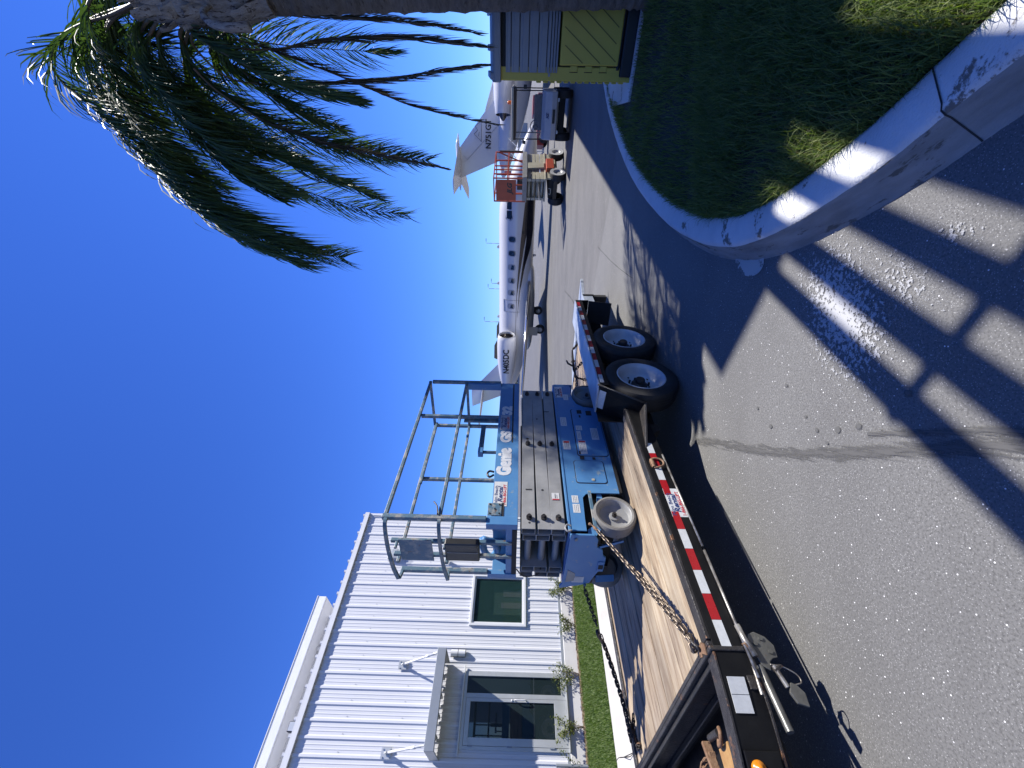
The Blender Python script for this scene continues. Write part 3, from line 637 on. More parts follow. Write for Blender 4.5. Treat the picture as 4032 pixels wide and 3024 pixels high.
# ================================================================== TRAILER   local X rearward, Y to its left, Z up
TO=Vector((-1.4711,2.3144,0)); TR=root('equipment_trailer',TO,ANG_T,'black flatbed equipment trailer with a weathered plank deck and red and white tape','trailer')
W=2.04; ZD=.60
def tp(name,mb,m,**k): return obj(name,mb,m,TR,**k)
ys=[.105+ (1.83/9)*i for i in range(10)]
for i in range(9):
    y0,y1=ys[i]+.0065,ys[i+1]-.0065; zz=R.uniform(-.007,.003); mb=MB()
    xs=np.linspace(0.03,5.55,30); vs=[]
    for x in xs:
        jit=.0015*math.sin(x*3+i*2); 
        vs+=[(x,y0+jit,ZD-.045),(x,y0+jit,ZD-.008+zz),(x,y0+.006+jit,ZD-.003+zz+.002*math.sin(x*2.1+i)),(x,y1-.006-jit,ZD-.003+zz+.002*math.sin(x*1.7+i*3)),(x,y1-jit,ZD-.008+zz),(x,y1-jit,ZD-.045)]
    n=6; fs=[(k*n+j,k*n+(j+1)%n,(k+1)*n+(j+1)%n,(k+1)*n+j) for k in range(len(xs)-1) for j in range(n)]+[tuple(range(n)),tuple((len(xs)-1)*n+j for j in range(n))]
    mb.add(vs,fs); pk=tp('deck_plank',mb,'wood')
    for _ in range(3):
        xc=R.uniform(.1,3.2); yc=R.uniform(y0+.03,y1-.03); L_=R.uniform(.15,.6); mb=MB(); q=[]
        for k in range(9):
            t=k/8; yy=yc+.006*math.sin(k*1.9+i)+R.gauss(0,.0012); ww=.0016*math.sin(PI*min(.97,max(.03,t)))+.0003; q+=[(xc+L_*t,yy-ww,ZD-.0012+zz+.0022),(xc+L_*t,yy+ww,ZD-.0012+zz+.0022)]
        mb.add(q,[(2*k,2*k+1,2*k+3,2*k+2) for k in range(8)]); obj('check_crack',mb,'gap_dark',pk,recalc=False)
for x0,x1 in((.03,2.28),):
    for y0,y1 in((.004,.102),(1.938,2.036)):
        mb=MB(); mb.box(x0,x1,y0,y1,ZD-.045,ZD-.005); tp('deck_plank',mb,'wood',bevel=.004)
# dovetail at the rear: steel ramps
for y0,y1 in((.12,.85),(1.19,1.92)):
    mb=MB(); mb.prism([(5.56,.60),(6.62,.50),(6.66,.46),(6.6,.45),(5.56,.55)],y0,y1,'Y'); tp('ramp',mb,'fender_white',bevel=.004)
# front and side steel frame
mb=MB(); mb.box(-.0,.028,-.075,W+.075,ZD-.06,ZD+.012); mb.box(-.028,-.001,-.085,W+.085,.42,ZD+.012); tp('front_rail',mb,'rim_steel',bevel=.006)
mb=MB(); mb.box(-.07,-.029,-.04,W+.04,.40,.435); mb.box(-.06,-.029,-.04,W+.04,.555,.585); tp('front_channel',mb,'dark_steel',bevel=.006)
for s,y in((-1,0.0),(1,W)):
    mb=MB(); ya,yb=sorted((y,y+s*.085)); mb.box(.029,2.16,ya,yb,ZD-.012,ZD+.012); mb.box(2.16,2.36,*sorted((y,y+s*.06)),ZD-.012,ZD+.010); tp('rub_rail',mb,'rim_steel',bevel=.005)
    mb=MB(); yc,yd=sorted((y+s*.03,y+s*.082)); mb.box(-.027,2.16,yc,yd,.425,ZD-.013); tp('side_channel',mb,'trailer_black',bevel=.004)
    mb=MB(); mb.box(4.62,5.55,*sorted((y-s*.10,y-s*.03)),.44,ZD+.008); tp('rear_side_rail',mb,'fender_white',bevel=.005)
    mb=MB(); mb.box(.0,5.5,*sorted((y-s*.34,y-s*.26)),.38,.545); tp('frame_beam',mb,'trailer_black')
for k in range(12):
    mb=MB(); x=.15+k*.45; mb.box(x,x+.05,.05,W-.05,.47,.55); tp('cross_member',mb,'trailer_black')
mb=MB(); mb.box(5.50,5.555,.02,W-.02,.42,.60); tp('tail_beam',mb,'trailer_black')
# reflective tape: alternate pieces
def tape_run(x0,x1,y0,y1,z0,z1,first=0,p=.152,skip=()):
    x=x0;i=first
    while x<x1-.03:
        xe=min(x+p,x1)
        if not any(a<(x+xe)/2<b for a,b in skip):
            mb=MB(); mb.box(x+.001,xe-.001,y0,y1,z0,z1); tp('reflective_tape',mb,'tape_white' if i%2==0 else 'tape_red')
        x=xe;i+=1
tape_run(-.02,1.66,-.0845,-.0822,.487,.540,0,.155,skip=((.86,1.10),))
tape_run(2.40,4.55,-.2375,-.2352,.800,.842,0,.153)
STK=[]
def rental_sticker(parent,o,xd,yd,w_=.30,depth_off=.002,clipname='sticker'):
    # white decal with three lines of print; o is its lower left corner
    xd=Vector(xd).normalized(); yd=Vector(yd).normalized(); nz=xd.cross(yd); h=w_*.42; o=Vector(o)
    mb=MB(); A=[o,o+xd*w_,o+xd*w_+yd*h,o+yd*h]; mb.add([*A,*[p+nz*.0012 for p in A]],[(0,3,2,1),(4,5,6,7),(0,1,5,4),(1,2,6,5),(2,3,7,6),(3,0,4,7)])
    s=obj(clipname,mb,'sticker_white',parent)
    k=w_/.30
    letters('Palm Beach',.040*k,'ink_blue',s,o+xd*.012*k+yd*.090*k+nz*.0016,xd,yd,sx=1.28,bold=.0006,depth=.0004)
    letters('Rental',.060*k,'ink_blue',s,o+xd*.045*k+yd*.044*k+nz*.0016,xd,yd,sx=1.22,bold=.0022,shear=.25,depth=.0004)
    letters('1-866-BIG-LIFT',.038*k,'ink_red',s,o+xd*.010*k+yd*.010*k+nz*.0016,xd,yd,sx=1.06,bold=.0012,depth=.0004)
    return s
rental_sticker(TR,(1.145,-.0832,.425),(-1,0,0),(0,0,1),.30) if 0 else None
s_=rental_sticker(TR,(.86,-.0832,.428),(1,0,0),(0,0,1),.27)
# silver pipe stowed under the side rail
mb=MB(); mb.cyl((1.50,-.098,.440),(.61,-.098,.424),.0075,8); mb.cyl((.58,-.098,.424),(-.16,-.098,.418),.0085,8); tp('side_rod',mb,'zinc',smooth=True)
mb=MB(); mb.tube([(.10,-.10,.418),(.02,-.10,.408),(-.06,-.10,.39)],.016,10); tp('rod_sleeve',mb,'zinc',smooth=True)
# D ring tie down on the side
def dring(x,y,z,par=TR,rz=0,size=1,tilt=0,m='rust'):
    mb=MB(); mb.cyl((x-.045*size,y,z),(x+.045*size,y,z),.017*size,12); mb.box(x-.03*size,x+.03*size,y-.004,y+.018,z-.02*size,z+.02*size)
    d=obj('tie_down',mb,m,par,smooth=True,auto=40)
    pts=[(x-.05*size,y,z),(x-.052*size,y-.01-tilt*.02,z-.03*size),(x-.035*size,y-.014-tilt*.05,z-.072*size),(x,y-.016-tilt*.06,z-.086*size),(x+.035*size,y-.014-tilt*.05,z-.072*size),(x+.052*size,y-.01-tilt*.02,z-.03*size),(x+.05*size,y,z)]
    mb=MB(); mb.tube(smooth_path(pts,5),.0085*size,8); obj('ring',mb,m,d,smooth=True)
dring(1.40,-.088,.545,size=1.0)
# fenders, flaps
for s,y in((-1,0.0),(1,W)):
    yo,yi=y+s*.235,y-s*.115
    Y=sorted((yo,yi))
    mb=MB(); mb.box(2.36,4.62,Y[0],Y[1],.846,.862); tp('fender_top',mb,'fender_white',bevel=.004)
    ys_=sorted((yo,yo-s*.012)); mb=MB(); mb.box(2.36,4.62,ys_[0],ys_[1],.755,.845); tp('fender_skirt',mb,'trailer_black')
    yi_=sorted((yi,yi+s*.012)); mb=MB(); mb.box(2.20,4.62,yi_[0],yi_[1],.46,.8455); tp('fender_inner',mb,'trailer_black')
    mb=MB(); mb.add([(2.36,yo,.8615),(2.40,yi,.8615),(2.16,yi,.49),(2.06,yo,.47),(2.372,yo,.8615),(2.412,yi,.8615),(2.172,yi,.49),(2.072,yo,.47)],[(0,1,2,3),(7,6,5,4),(0,4,5,1),(1,5,6,2),(2,6,7,3),(3,7,4,0)])
    fp=tp('fender_front_panel',mb,'trailer_black')
    mb=MB(); mb.tube([(2.362,yo,.868),(2.062,yo,.478)],.010,8); obj('edge_bead',mb,'dark_steel',fp,smooth=True)
    if s<0:
        mb=MB(); 
        def fq(u,v,off=.003):
            a=Vector((2.36,yo,.8615)).lerp(Vector((2.40,yi,.8615)),u); b=Vector((2.06,yo,.47)).lerp(Vector((2.16,yi,.49)),u); return a.lerp(b,v)+Vector((-off,0,off))
        mb.quad(fq(.16,.05),fq(.84,.05),fq(.84,.20),fq(.16,.20)); obj('reflector',mb,'tape_white',fp,recalc=False)
    mb=MB(); mb.add([(2.07,yo,.472),(2.17,y-s*.02,.492),(1.58,y+s*.075,.555),(2.07,yo,.452),(2.17,y-s*.02,.472),(1.58,y+s*.075,.535)],[(0,1,2),(5,4,3),(0,3,4,1),(1,4,5,2),(2,5,3,0)]); tp('step_gusset',mb,'rim_steel',bevel=.003)
    mb=MB(); mb.box(4.621,4.632,Y[0],Y[1],.66,.862); tp('fender_end_plate',mb,'trailer_black')
    mb=MB(); mb.add([(4.60,yo,.66),(4.60,yi,.66),(4.52,yi,.34),(4.52,yo,.34),(4.608,yo,.66),(4.608,yi,.66),(4.528,yi,.34),(4.528,yo,.34)],[(0,1,2,3),(7,6,5,4),(0,4,5,1),(1,5,6,2),(2,6,7,3),(3,7,4,0)]); tp('mud_flap',mb,'rubber')
    mb=MB(); mb.cyl((4.615,y+s*.15,.80),(4.635,y+s*.15,.80),.03,12); tp('side_marker',mb,'plastic_amber' if s>0 else 'red_paint')
    mb=MB(); mb.box(5.52,5.62,*sorted((y-s*.05,y-s*.19)),.20,.42); tp('bumper_block',mb,'rubber',bevel=.01)
# wheels
def wheel(x,y,s,par=TR):
    tp_=[(.250,-.105),(.285,-.118),(.335,-.117),(.368,-.103),(.381,-.075),(.386,-.03),(.386,.03),(.381,.075),(.368,.103),(.335,.117),(.285,.118),(.250,.105)]
    mb=MB(); mb.lathe([(r,h*s) for r,h in tp_],48,(x,y,.386)); 
    for g_ in(-.045,0.0,.045): pass
    t=obj('wheel',mb,'rubber',par,smooth=True,auto=35)
    mb=MB()
    for h in(-.05,-.017,.017,.05): mb.lathe([(.3875,h-.004),(.3878,h+.004)],48,(x,y,.386))
    obj('tread_grooves',mb,'black_poly',t,kind='stuff')
    so=s
    rp=[(.252,-.108),(.243,-.112),(.236,-.100),(.224,-.085),(.215,-.06),(.205,-.02),(.19,.015),(.15,.030),(.11,.036),(.06,.036)]
    mb=MB(); mb.lathe([(r,h*so*-1*-1) for r,h in rp],48,(x,y,.386)); obj('rim',mb,'white_rim',t,smooth=True,auto=50)
    hp=[(.085,.034),(.085,-.0),(.07,-.012),(.052,-.02),(.05,-.055),(.043,-.066),(.001,-.066)]
    mb=MB(); mb.lathe([(r,h*so) for r,h in hp],24,(x,y,.386))
    obj('hub',mb,'black_plastic',t,smooth=True,auto=40)
    nut=None
    for k in range(8):
        a=2*PI*k/8+.2; px,pz=x+.108*math.cos(a),.386+.108*math.sin(a)
        mb=MB(); mb.cyl((px,y+so*.034,pz),(px,y-so*.006,pz),.0125,6); obj('lug_nut',mb,'black_plastic',t)
    for k in range(5):
        a=2*PI*k/5+.5; px,pz=x+.172*math.cos(a),.386+.172*math.sin(a); n0=[(px+.017*math.cos(q),y+so*.0225-so*.004,pz+.010*math.sin(q)) for q in[2*PI*i/10 for i in range(10)]]
        mb=MB(); mb.add(n0,[tuple(range(10))]); obj('hand_hole',mb,'gap_dark',t,recalc=False)
for x in(2.56,3.43):
    wheel(x,-.125,1); wheel(x,W+.125,-1)
for x in(2.56,3.43):
    mb=MB(); mb.cyl((x,0,.386),(x,W,.386),.035,12); tp('axle',mb,'trailer_black',smooth=True)
mb=MB(); mb.box(1.98,2.06,.02,.10,.30,.47); mb.prism([(1.98,.30),(1.90,.40),(1.98,.42)],.02,.10,'Y'); tp('spring_hanger',mb,'dark_steel')
mb=MB(); mb.bar((2.05,.06,.34),(3.0,.06,.30),.05,.03); mb.bar((3.0,.06,.30),(3.9,.06,.34),.05,.03); tp('leaf_spring',mb,'trailer_black')
# drawbar
for s_,y0 in((1,-.075),(-1,W+.075)):
    ctr=smooth_path([(-.03,y0,0),(-.20,y0+s_*.035,0),(-.38,y0+s_*.085,0),(-.8,y0+s_*.25,0),(-1.5,y0+s_*.58,0),(-2.3,y0+s_*.98,0)],5)
    def swept(prof):
        mb=MB(); n=len(prof); vs=[]
        for i,p in enumerate(ctr):
            d=(ctr[min(i+1,len(ctr)-1)]-ctr[max(i-1,0)]).normalized(); q=Vector((-d.y,d.x,0)); q=q if q.y*s_>0 else -q
            for o_,z in prof: vs.append(p+q*o_+Vector((0,0,z)))
        mb.add(vs,[(i*n+k,i*n+(k+1)%n,(i+1)*n+(k+1)%n,(i+1)*n+k) for i in range(len(ctr)-1) for k in range(n)]+[tuple(range(n)),tuple((len(ctr)-1)*n+k for k in range(n))]); return mb
    tp('drawbar_web',swept([(0,.40),(.010,.40),(.010,.585),(0,.585)]),'trailer_black')
    tp('drawbar_top',swept([(-.004,.586),(.095,.586),(.095,.598),(-.004,.598)]),'rim_steel',bevel=.002)
    tp('drawbar_bottom',swept([(-.008,.386),(.095,.386),(.095,.3985),(-.008,.3985)]),'rim_steel',bevel=.002)
dd=Vector((-.955,.255,0)).normalized(); on=Vector((dd.y,-dd.x,0)); on=on if on.y<0 else -on
def onbar(d,z,o=.006): return Vector((-.03,-.084,0))+dd*d+on*o+Vector((0,0,z))
mb=MB(); mb.add([onbar(.115,.475),onbar(.265,.475),onbar(.265,.565),onbar(.115,.565)]+[onbar(.115,.475,.010),onbar(.265,.475,.010),onbar(.265,.565,.010),onbar(.115,.565,.010)],[(0,1,2,3),(7,6,5,4),(0,4,5,1),(1,5,6,2),(2,6,7,3),(3,7,4,0)])
tp('reflector_plate',mb,'tape_white')
mb=MB(); mb.add([onbar(.189,.475,.0106),onbar(.191,.475,.0106),onbar(.191,.565,.0106),onbar(.189,.565,.0106)],[(0,1,2,3)]); tp('plate_seam',mb,'gap_dark',recalc=False)
mb=MB(); A=[(.405,.42),(.56,.42),(.56,.582),(.405,.582)]; mb.add([onbar(d,z,.010) for d,z in A]+[onbar(d,z,.020) for d,z in A],[(0,1,2,3),(7,6,5,4),(0,4,5,1),(1,5,6,2),(2,6,7,3),(3,7,4,0)]); lp=tp('lamp_plate',mb,'trailer_black',bevel=.002)
c0=onbar(.468,.535,.020); vs=[]; mb=MB()
prf=[(.033,0),(.033,.010),(.028,.018),(.014,.024),(.012,.030),(.001,.032)]
for r,h in prf:
    for k in range(20):
        q=2*PI*k/20; vs.append(c0+on*h+dd*(r*math.cos(q))+Vector((0,0,r*math.sin(q))))
mb.add(vs,[(i*20+k,i*20+(k+1)%20,(i+1)*20+(k+1)%20,(i+1)*20+k) for i in range(len(prf)-1) for k in range(20)]); obj('marker_lamp',mb,'plastic_amber',lp,smooth=True)
mat('worn_steel',(.20,.20,.185),.38,.55,c2=(.12,.12,.11),scale=14,c3=(.20,.12,.07),s3=16,t3=.64,bump=.1)
# drop leg jack stowed at the front right corner
JK=root('jack',(-.025,-.05,.027)); JK.parent=TR
plate=[(.10,.305),(.085,.345),(.045,.365),(-.02,.352),(-.075,.335),(-.095,.30),(-.05,.285),(-.035,.262),(-.03,.235),(.03,.225),(.075,.255)]
mb=MB(); mb.prism(plate,-.035,-.027,'Y'); pj=obj('foot_plate',mb,'worn_steel',JK,bevel=.003)
for x,z in((.062,.285),(.035,.325),(-.005,.262)): mb=MB(); mb.cyl((x,-.035,z),(x,-.043,z),.0115,12); obj('bolt',mb,'worn_steel',pj,smooth=True,auto=40)
mb=MB(); mb.bar((-.03,-.03,.345),(.03,-.05,.398),.035,.010); obj('latch',mb,'rust',JK,bevel=.003)
mb=MB(); mb.tube([(-.07,-.02,.345),(-.20,-.035,.35),(-.36,-.05,.352)],.0185,12); obj('handle',mb,'worn_steel',JK,smooth=True,auto=50)
mb=MB(); mb.cyl((-.075,-.03,.385),(-.20,-.02,.395),.009,10); mb.cyl((-.08,-.055,.29),(-.175,-.05,.265),.012,10); obj('pin',mb,'zinc',JK,smooth=True,auto=50)
mb=MB(); mb.bar((-.08,-.06,.255),(-.10,-.05,.295),.03,.012); obj('pin_bracket',mb,'rim_steel',JK)
mb=MB(); mb.prism([(-.155,.245),(-.20,.27),(-.245,.255),(-.26,.205),(-.20,.195),(-.165,.22)],-.06,-.045,'Y'); obj('foot',mb,'worn_steel',JK,bevel=.003)
mb=MB(); mb.bar((-.07,.03,.40),(-.17,.03,.40),.07,.06); mb.bar((-.02,.03,.36),(-.10,.03,.36),.03,.03); obj('socket',mb,'rim_steel',JK,bevel=.004)
mb=MB(); mb.tube(smooth_path([(-.07,-.045,.30),(-.085,-.055,.245),(-.12,-.06,.195),(-.155,-.06,.19),(-.165,-.055,.225),(-.172,-.05,.262)],6),.0035,6); 
o=obj('keeper_chain',mb,'zinc',JK,smooth=True)
# tool tray between the drawbars with rusty gear; black floor added to darken there
mb=MB(); mb.box(-1.3,-.03,.10,1.94,.33,.34); mb.box(-.035,-.031,.10,1.94,.341,.40); tp('tray',mb,'trailer_black')
def link_mesh(name,L=.032,w_=.0135,r=.0052,m='chain_steel',n=14,k=6):
    mb=MB(); pts=[]
    for i in range(n):
        a=2*PI*i/n; x=math.cos(a); pts.append((math.copysign(max(0,L*.5-w_*.0),x)*1.0*min(1,abs(x)*1.6)+0,w_*math.sin(a)*1.0,0))
    # stadium shape
    pts=[]; h=L*.5
    for i in range(n//2+1): a=-PI/2+PI*i/(n//2); pts.append((h+w_*math.cos(a),w_*math.sin(a),0))
    for i in range(n//2+1): a=PI/2+PI*i/(n//2); pts.append((-h+w_*math.cos(a),w_*math.sin(a),0))
    mb.tube(pts,r,k,closed=True)
    me=bpy.data.meshes.new(name); me.from_pydata(mb.v,[],mb.f); me.polygons.foreach_set('use_smooth',[True]*len(me.polygons)); me.materials.append(MT[m]); return me
def chain_on(parent,me,pts,pitch=.036,roll0=0,jit=.12,name='link'):
    # walk the path at even arc length
    P=[Vector(p) for p in pts]; d=[0]
    for a,b in zip(P,P[1:]): d.append(d[-1]+(b-a).length)
    tot=d[-1]; n=int(tot/pitch); out=[]
    def at(s):
        s=max(0,min(tot,s))
        for i in range(len(P)-1):
            if s<=d[i+1]: return P[i].lerp(P[i+1],(s-d[i])/max(1e-9,d[i+1]-d[i]))
        return P[-1]
    for i in range(n):
        s=(i+.5)*pitch; p=at(s); t=(at(s+pitch*.5)-at(s-pitch*.5)).normalized()
        up=Vector((0,0,1)); y=up.cross(t); 
        if y.length<.05: y=Vector((0,1,0))
        y.normalize(); z=t.cross(y); a=roll0+(PI/2 if i%2 else 0)+R.uniform(-jit,jit)
        y2=y*math.cos(a)+z*math.sin(a); z2=t.cross(y2)
        o=bpy.data.objects.new(name,me); C.objects.link(o); o.parent=parent
        M=Matrix.Identity(4)
        for k in range(3): M[k][0]=t[k]; M[k][1]=y2[k]; M[k][2]=z2[k]; M[k][3]=p[k]
        o.matrix_local=M; out.append(o)
    return out
LK=link_mesh('link'); LKd=link_mesh('link_dark',m='chain_dark')
LKr=link_mesh('link_rust',m='rust')
def sag(a,b,s,n=14): 
    a=Vector(a);b=Vector(b); return [a.lerp(b,i/n)-Vector((0,0,s*4*(i/n)*(1-i/n))) for i in range(n+1)]
def chain_root(label): 
    return root('tie_down_chain',TO,ANG_T,label,'chain')
c1=chain_root('bright steel tie down chain from the lift corner to the front right deck corner')
hook=(1.165,.46,.985)
# hook
mb=MB(); mb.tube(smooth_path([(1.22,.47,1.035),(1.20,.465,1.01),(1.165,.46,.99),(1.13,.452,.975)],4),[.010+.004*math.sin(i) for i in range(13)],8); obj('hook',mb,'rust',c1,smooth=True)
mid=(.62,.258,.79)
chain_on(c1,LK,sag((1.14,.455,.975),(.07,.05,.645),.012))
chain_on(c1,LK,sag((.74,.315,.835),(.09,.075,.63),.035),roll0=.6)
mb=MB(); mb.tube(smooth_path([(.12,.06,.63),(.07,.035,.65),(.03,.02,.63),(.035,.07,.61),(.09,.11,.612),(.13,.10,.62)],5),.008,8,closed=False); obj('grab_ring',mb,'rim_steel',c1,smooth=True)
chain_on(c1,LK,smooth_path([(.10,.06,.66),(.05,.06,.64),(.06,.11,.625),(.11,.10,.63)],5),jit=.6)
mb=MB(); mb.prism([(-.012,0.035),(.05,.0),(.04,.055),(.0,.07)],.606,.616,'Z'); mb.prism([(-.03,-.03),(.02,-.045),(.045,-.01),(.0,.02)],.6125,.6185,'Z'); tp('torn_bracket',mb,'rust')
c2=chain_root('dark doubled tie down chain from the far lift corner to the front left deck corner')
chain_on(c2,LKd,sag((1.12,1.27,1.00),(.80,1.40,.90),.0))
mb=MB(); mb.tube(smooth_path([(.80,1.40,.91),(.76,1.42,.90),(.73,1.43,.885),(.70,1.44,.87)],4),[.012,.016,.018,.018,.017,.016,.015,.014,.012,.012,.012,.012,.011],8); obj('hook',mb,'chain_dark',c2,smooth=True)
chain_on(c2,LKd,sag((.78,1.39,.895),(.12,1.86,.64),.012)); chain_on(c2,LKd,sag((.72,1.44,.865),(.14,1.90,.66),.025),roll0=.7)
for k in range(4): chain_on(c2,LKr if k==2 else LKd,smooth_path([(.30-k*.04,1.80+.02*k,.625),(.22,1.86,.63+.01*k),(.12,1.90-.02*k,.62),(.08+.02*k,1.82,.615)],6),jit=.8,roll0=k)
c3=chain_root('dark chain with a lever binder behind the blue lift, at the back of the deck')
chain_on(c3,LKd,sag((3.47,.60,.90),(3.78,.52,.87),.02)); 
mb=MB(); mb.tube([(3.78,.52,.87),(3.86,.50,.885),(4.10,.42,.885),(4.22,.38,.88)],[.010,.018,.018,.012],8); mb.tube([(3.92,.48,.885),(3.97,.46,.96),(4.03,.45,.975)],[.012,.014,.012],8); mb.tube([(4.0,.45,.90),(4.06,.47,.86)],.016,8); obj('binder',mb,'chain_dark',c3,smooth=True)
chain_on(c3,LKd,sag((3.84,.50,.87),(3.93,.20,.64),.0)); chain_on(c3,LKd,sag((4.22,.38,.88),(4.6,.28,.63),.0))
chain_on(c3,LKd,sag((3.74,.55,.86),(3.60,.50,.75),.0),jit=.5)
c4=chain_root('rusty chain and open hook lying in the front tool tray')
chain_on(c4,LKr,smooth_path([(-.22,.80,.44),(-.26,.92,.47),(-.33,.78,.48),(-.40,.86,.47),(-.46,.72,.48),(-.42,.98,.44)],8),jit=.8)
mb=MB(); mb.tube(smooth_path([(-.225,.37,.515),(-.255,.345,.525),(-.29,.38,.525),(-.285,.44,.515),(-.25,.45,.50),(-.23,.42,.50)],5),.011,8); obj('hook',mb,'rust',c4,smooth=True)
t=root('ratchet_binder',TO,ANG_T,'worn tan coloured steel plate and ratchet lying between the drawbars','binder')
mb=MB(); mb.add([(-.290,.345,.505),(-.282,.50,.50),(-.62,.53,.50),(-.62,.36,.505),(-.290,.345,.493),(-.282,.50,.488),(-.62,.53,.488),(-.62,.36,.493)],[(0,1,2,3),(7,6,5,4),(0,4,5,1),(1,5,6,2),(2,6,7,3),(3,7,4,0)]); MT['tan_paint']=mat('tan_paint',(.50,.30,.11),.6,c2=(.38,.2,.07),scale=14,c3=(.2,.09,.04),s3=20,t3=.62); obj('plate',mb,'tan_paint',t,bevel=.003)
mb=MB(); mb.bar((-.21,.64,.51),(-.60,.56,.505),.025,.05); mb.bar((-.26,.62,.50),(-.60,.66,.49),.02,.04); obj('lever',mb,'rust',t,bevel=.004)
mb=MB(); mb.cyl((-.215,.56,.505),(-.235,.40,.51),.02,12); obj('barrel',mb,'rim_steel',t,smooth=True,auto=40)
# ================================================================== SCISSOR LIFT on the deck (same axes as the trailer)
LF=root('scissor_lift',TO,ANG_T,'worn blue scissor lift with grey arms chained on the trailer deck','scissor lift')
def lp_(name,mb,m,**k): return obj(name,mb,m,LF,**k)
Y0,Y1=.50,1.28; XA,XB=1.20,3.48
# chassis side with wheel arches (built at both sides), floor and ends
def arch(cx,r,z0,n=8,x0=None,x1=None): return [(cx+r*math.cos(PI-PI*i/n)*1.0,z0+r*math.sin(PI*i/n)) for i in range(n+1)]
side=[(3.45,1.195),(3.45,1.00),(3.42,.985),(3.38,.90),(3.02,.90),(2.98,.86),(2.96,.69),(1.60,.69),(1.60,.95),(1.585,1.01),(1.54,1.045),(1.18,1.045),(1.17,1.08),(1.17,1.20)]
side=[(3.45,1.195),(3.45,1.00),(3.40,.975),(3.30,.985),(3.16,.98),(3.04,.94),(2.98,.86),(2.96,.69),(1.60,.69),(1.60,.95),(1.585,1.01),(1.54,1.045),(1.30,1.055),(1.17,1.055),(1.17,1.20)]
for y in(Y0,Y1-.012):
    mb=MB(); mb.prism(side,y,y+.012,'Y'); cs=lp_('chassis_side',mb,'blue_paint')
    if y==Y0: CS=cs
mb=MB(); mb.box(1.17,3.45,Y0+.013,Y1-.013,1.10,1.19); mb.box(1.62,2.95,Y0+.10,Y1-.10,.76,1.099); lp_('chassis_core',mb,'gap_dark')
mb=MB(); mb.box(1.16,3.455,Y0-.006,Y1+.006,1.191,1.212); lp_('chassis_lip',mb,'blue_paint',bevel=.003)
mb=MB(); mb.box(1.61,2.95,Y0+.0,Y0+.03,.66,.689); lp_('bottom_angle',mb,'dark_steel')
# doors: recessed seams drawn by proud panels
def sidep(name,pts,m,t0=.0,t1=.006,par=None,bev=.002): 
    mb=MB(); mb.prism(pts,Y0-t1,Y0-t0,'Y'); return obj(name,mb,m,par or CS,bevel=bev)
def rrect(x0,x1,z0,z1,r=.03,n=4):
    o=[]
    for cx,cz,a0 in((x1-r,z1-r,0),(x0+r,z1-r,90),(x0+r,z0+r,180),(x1-r,z0+r,270)):
        for i in range(n+1): a=rad(a0+90*i/n); o.append((cx+r*math.cos(a),cz+r*math.sin(a)))
    return o
sidep('panel_gap',rrect(2.10,2.925,.700,1.03),'gap_dark',0,.0015)
pn=sidep('control_panel',rrect(2.108,2.917,.706,1.020),'blue_paint',.0016,.008)
sidep('door_gap',rrect(1.715,2.035,.775,1.085),'gap_dark',0,.0015)
dr_=sidep('access_door',rrect(1.723,2.027,.783,1.077),'blue_paint',.0016,.007)
for x0,x1,z0,z1 in((2.83,2.90,.90,.955),(2.80,2.89,.785,.85),(2.755,2.80,.92,.94),(2.12,2.17,.99,1.01),(2.045,2.095,.965,1.01),(2.045,2.08,.85,.88)):
    sidep('recess',[(x0,z0),(x1,z0),(x1,z1),(x0,z1)],'gap_dark',.008,.0095,bev=0)
sidep('latch',rrect(1.745,1.775,.90,.93,.008),'cream_paint',.007,.013)
def label_plate(x0,x1,z0,z1,m='sticker_white',y=None,par=None,strip=None,lines=0):
    y=Y0-.0085 if y is None else y; mb=MB(); mb.box(x0,x1,y-.001,y,z0,z1); o=obj('sticker',mb,m,par or CS)
    if strip: 
        mb=MB(); mb.box(*strip[:2],y-.0016,y-.0011,*strip[2:4]); obj('print_block',mb,'ink_red',o)
    if lines:
        mb=MB()
        for k in range(lines):
            zz=z1-(z1-z0)*(k+1)/(lines+1); xx=x0+(x1-x0)*.12
            while xx<x1-(x1-x0)*.15:
                l=R.uniform(.006,.02); mb.box(xx,min(xx+l,x1-.006),y-.0016,y-.0011,zz-.0018,zz+.0018); xx+=l+.006
        obj('print_lines',mb,'ink_black',o,kind='stuff')
    return o
label_plate(2.60,2.76,1.095,1.165,y=Y0-.0005,lines=3); label_plate(2.20,2.34,1.09,1.168,y=Y0-.0005,lines=3,strip=(2.305,2.335,1.10,1.16)); label_plate(2.13,2.34,.92,1.0,lines=4,strip=(2.31,2.335,.925,.995)); label_plate(2.36,2.50,.955,1.0,lines=2); label_plate(2.52,2.60,.93,1.0,lines=3); label_plate(2.36,2.56,.76,.84,lines=4); label_plate(1.36,1.46,1.085,1.15,y=Y0-.0005,lines=3); label_plate(1.475,1.56,1.09,1.15,y=Y0-.0005,lines=3); label_plate(3.12,3.24,1.03,1.09,y=Y0-.0005,lines=2)
# sign on the scissor arm
rental_sticker(CS,(3.40,Y0-.002,1.095),(-1,0,0),(0,0,1),.24) if 0 else rental_sticker(CS,(3.17,Y0-.002,1.095),(1,0,0),(0,0,1),.24)
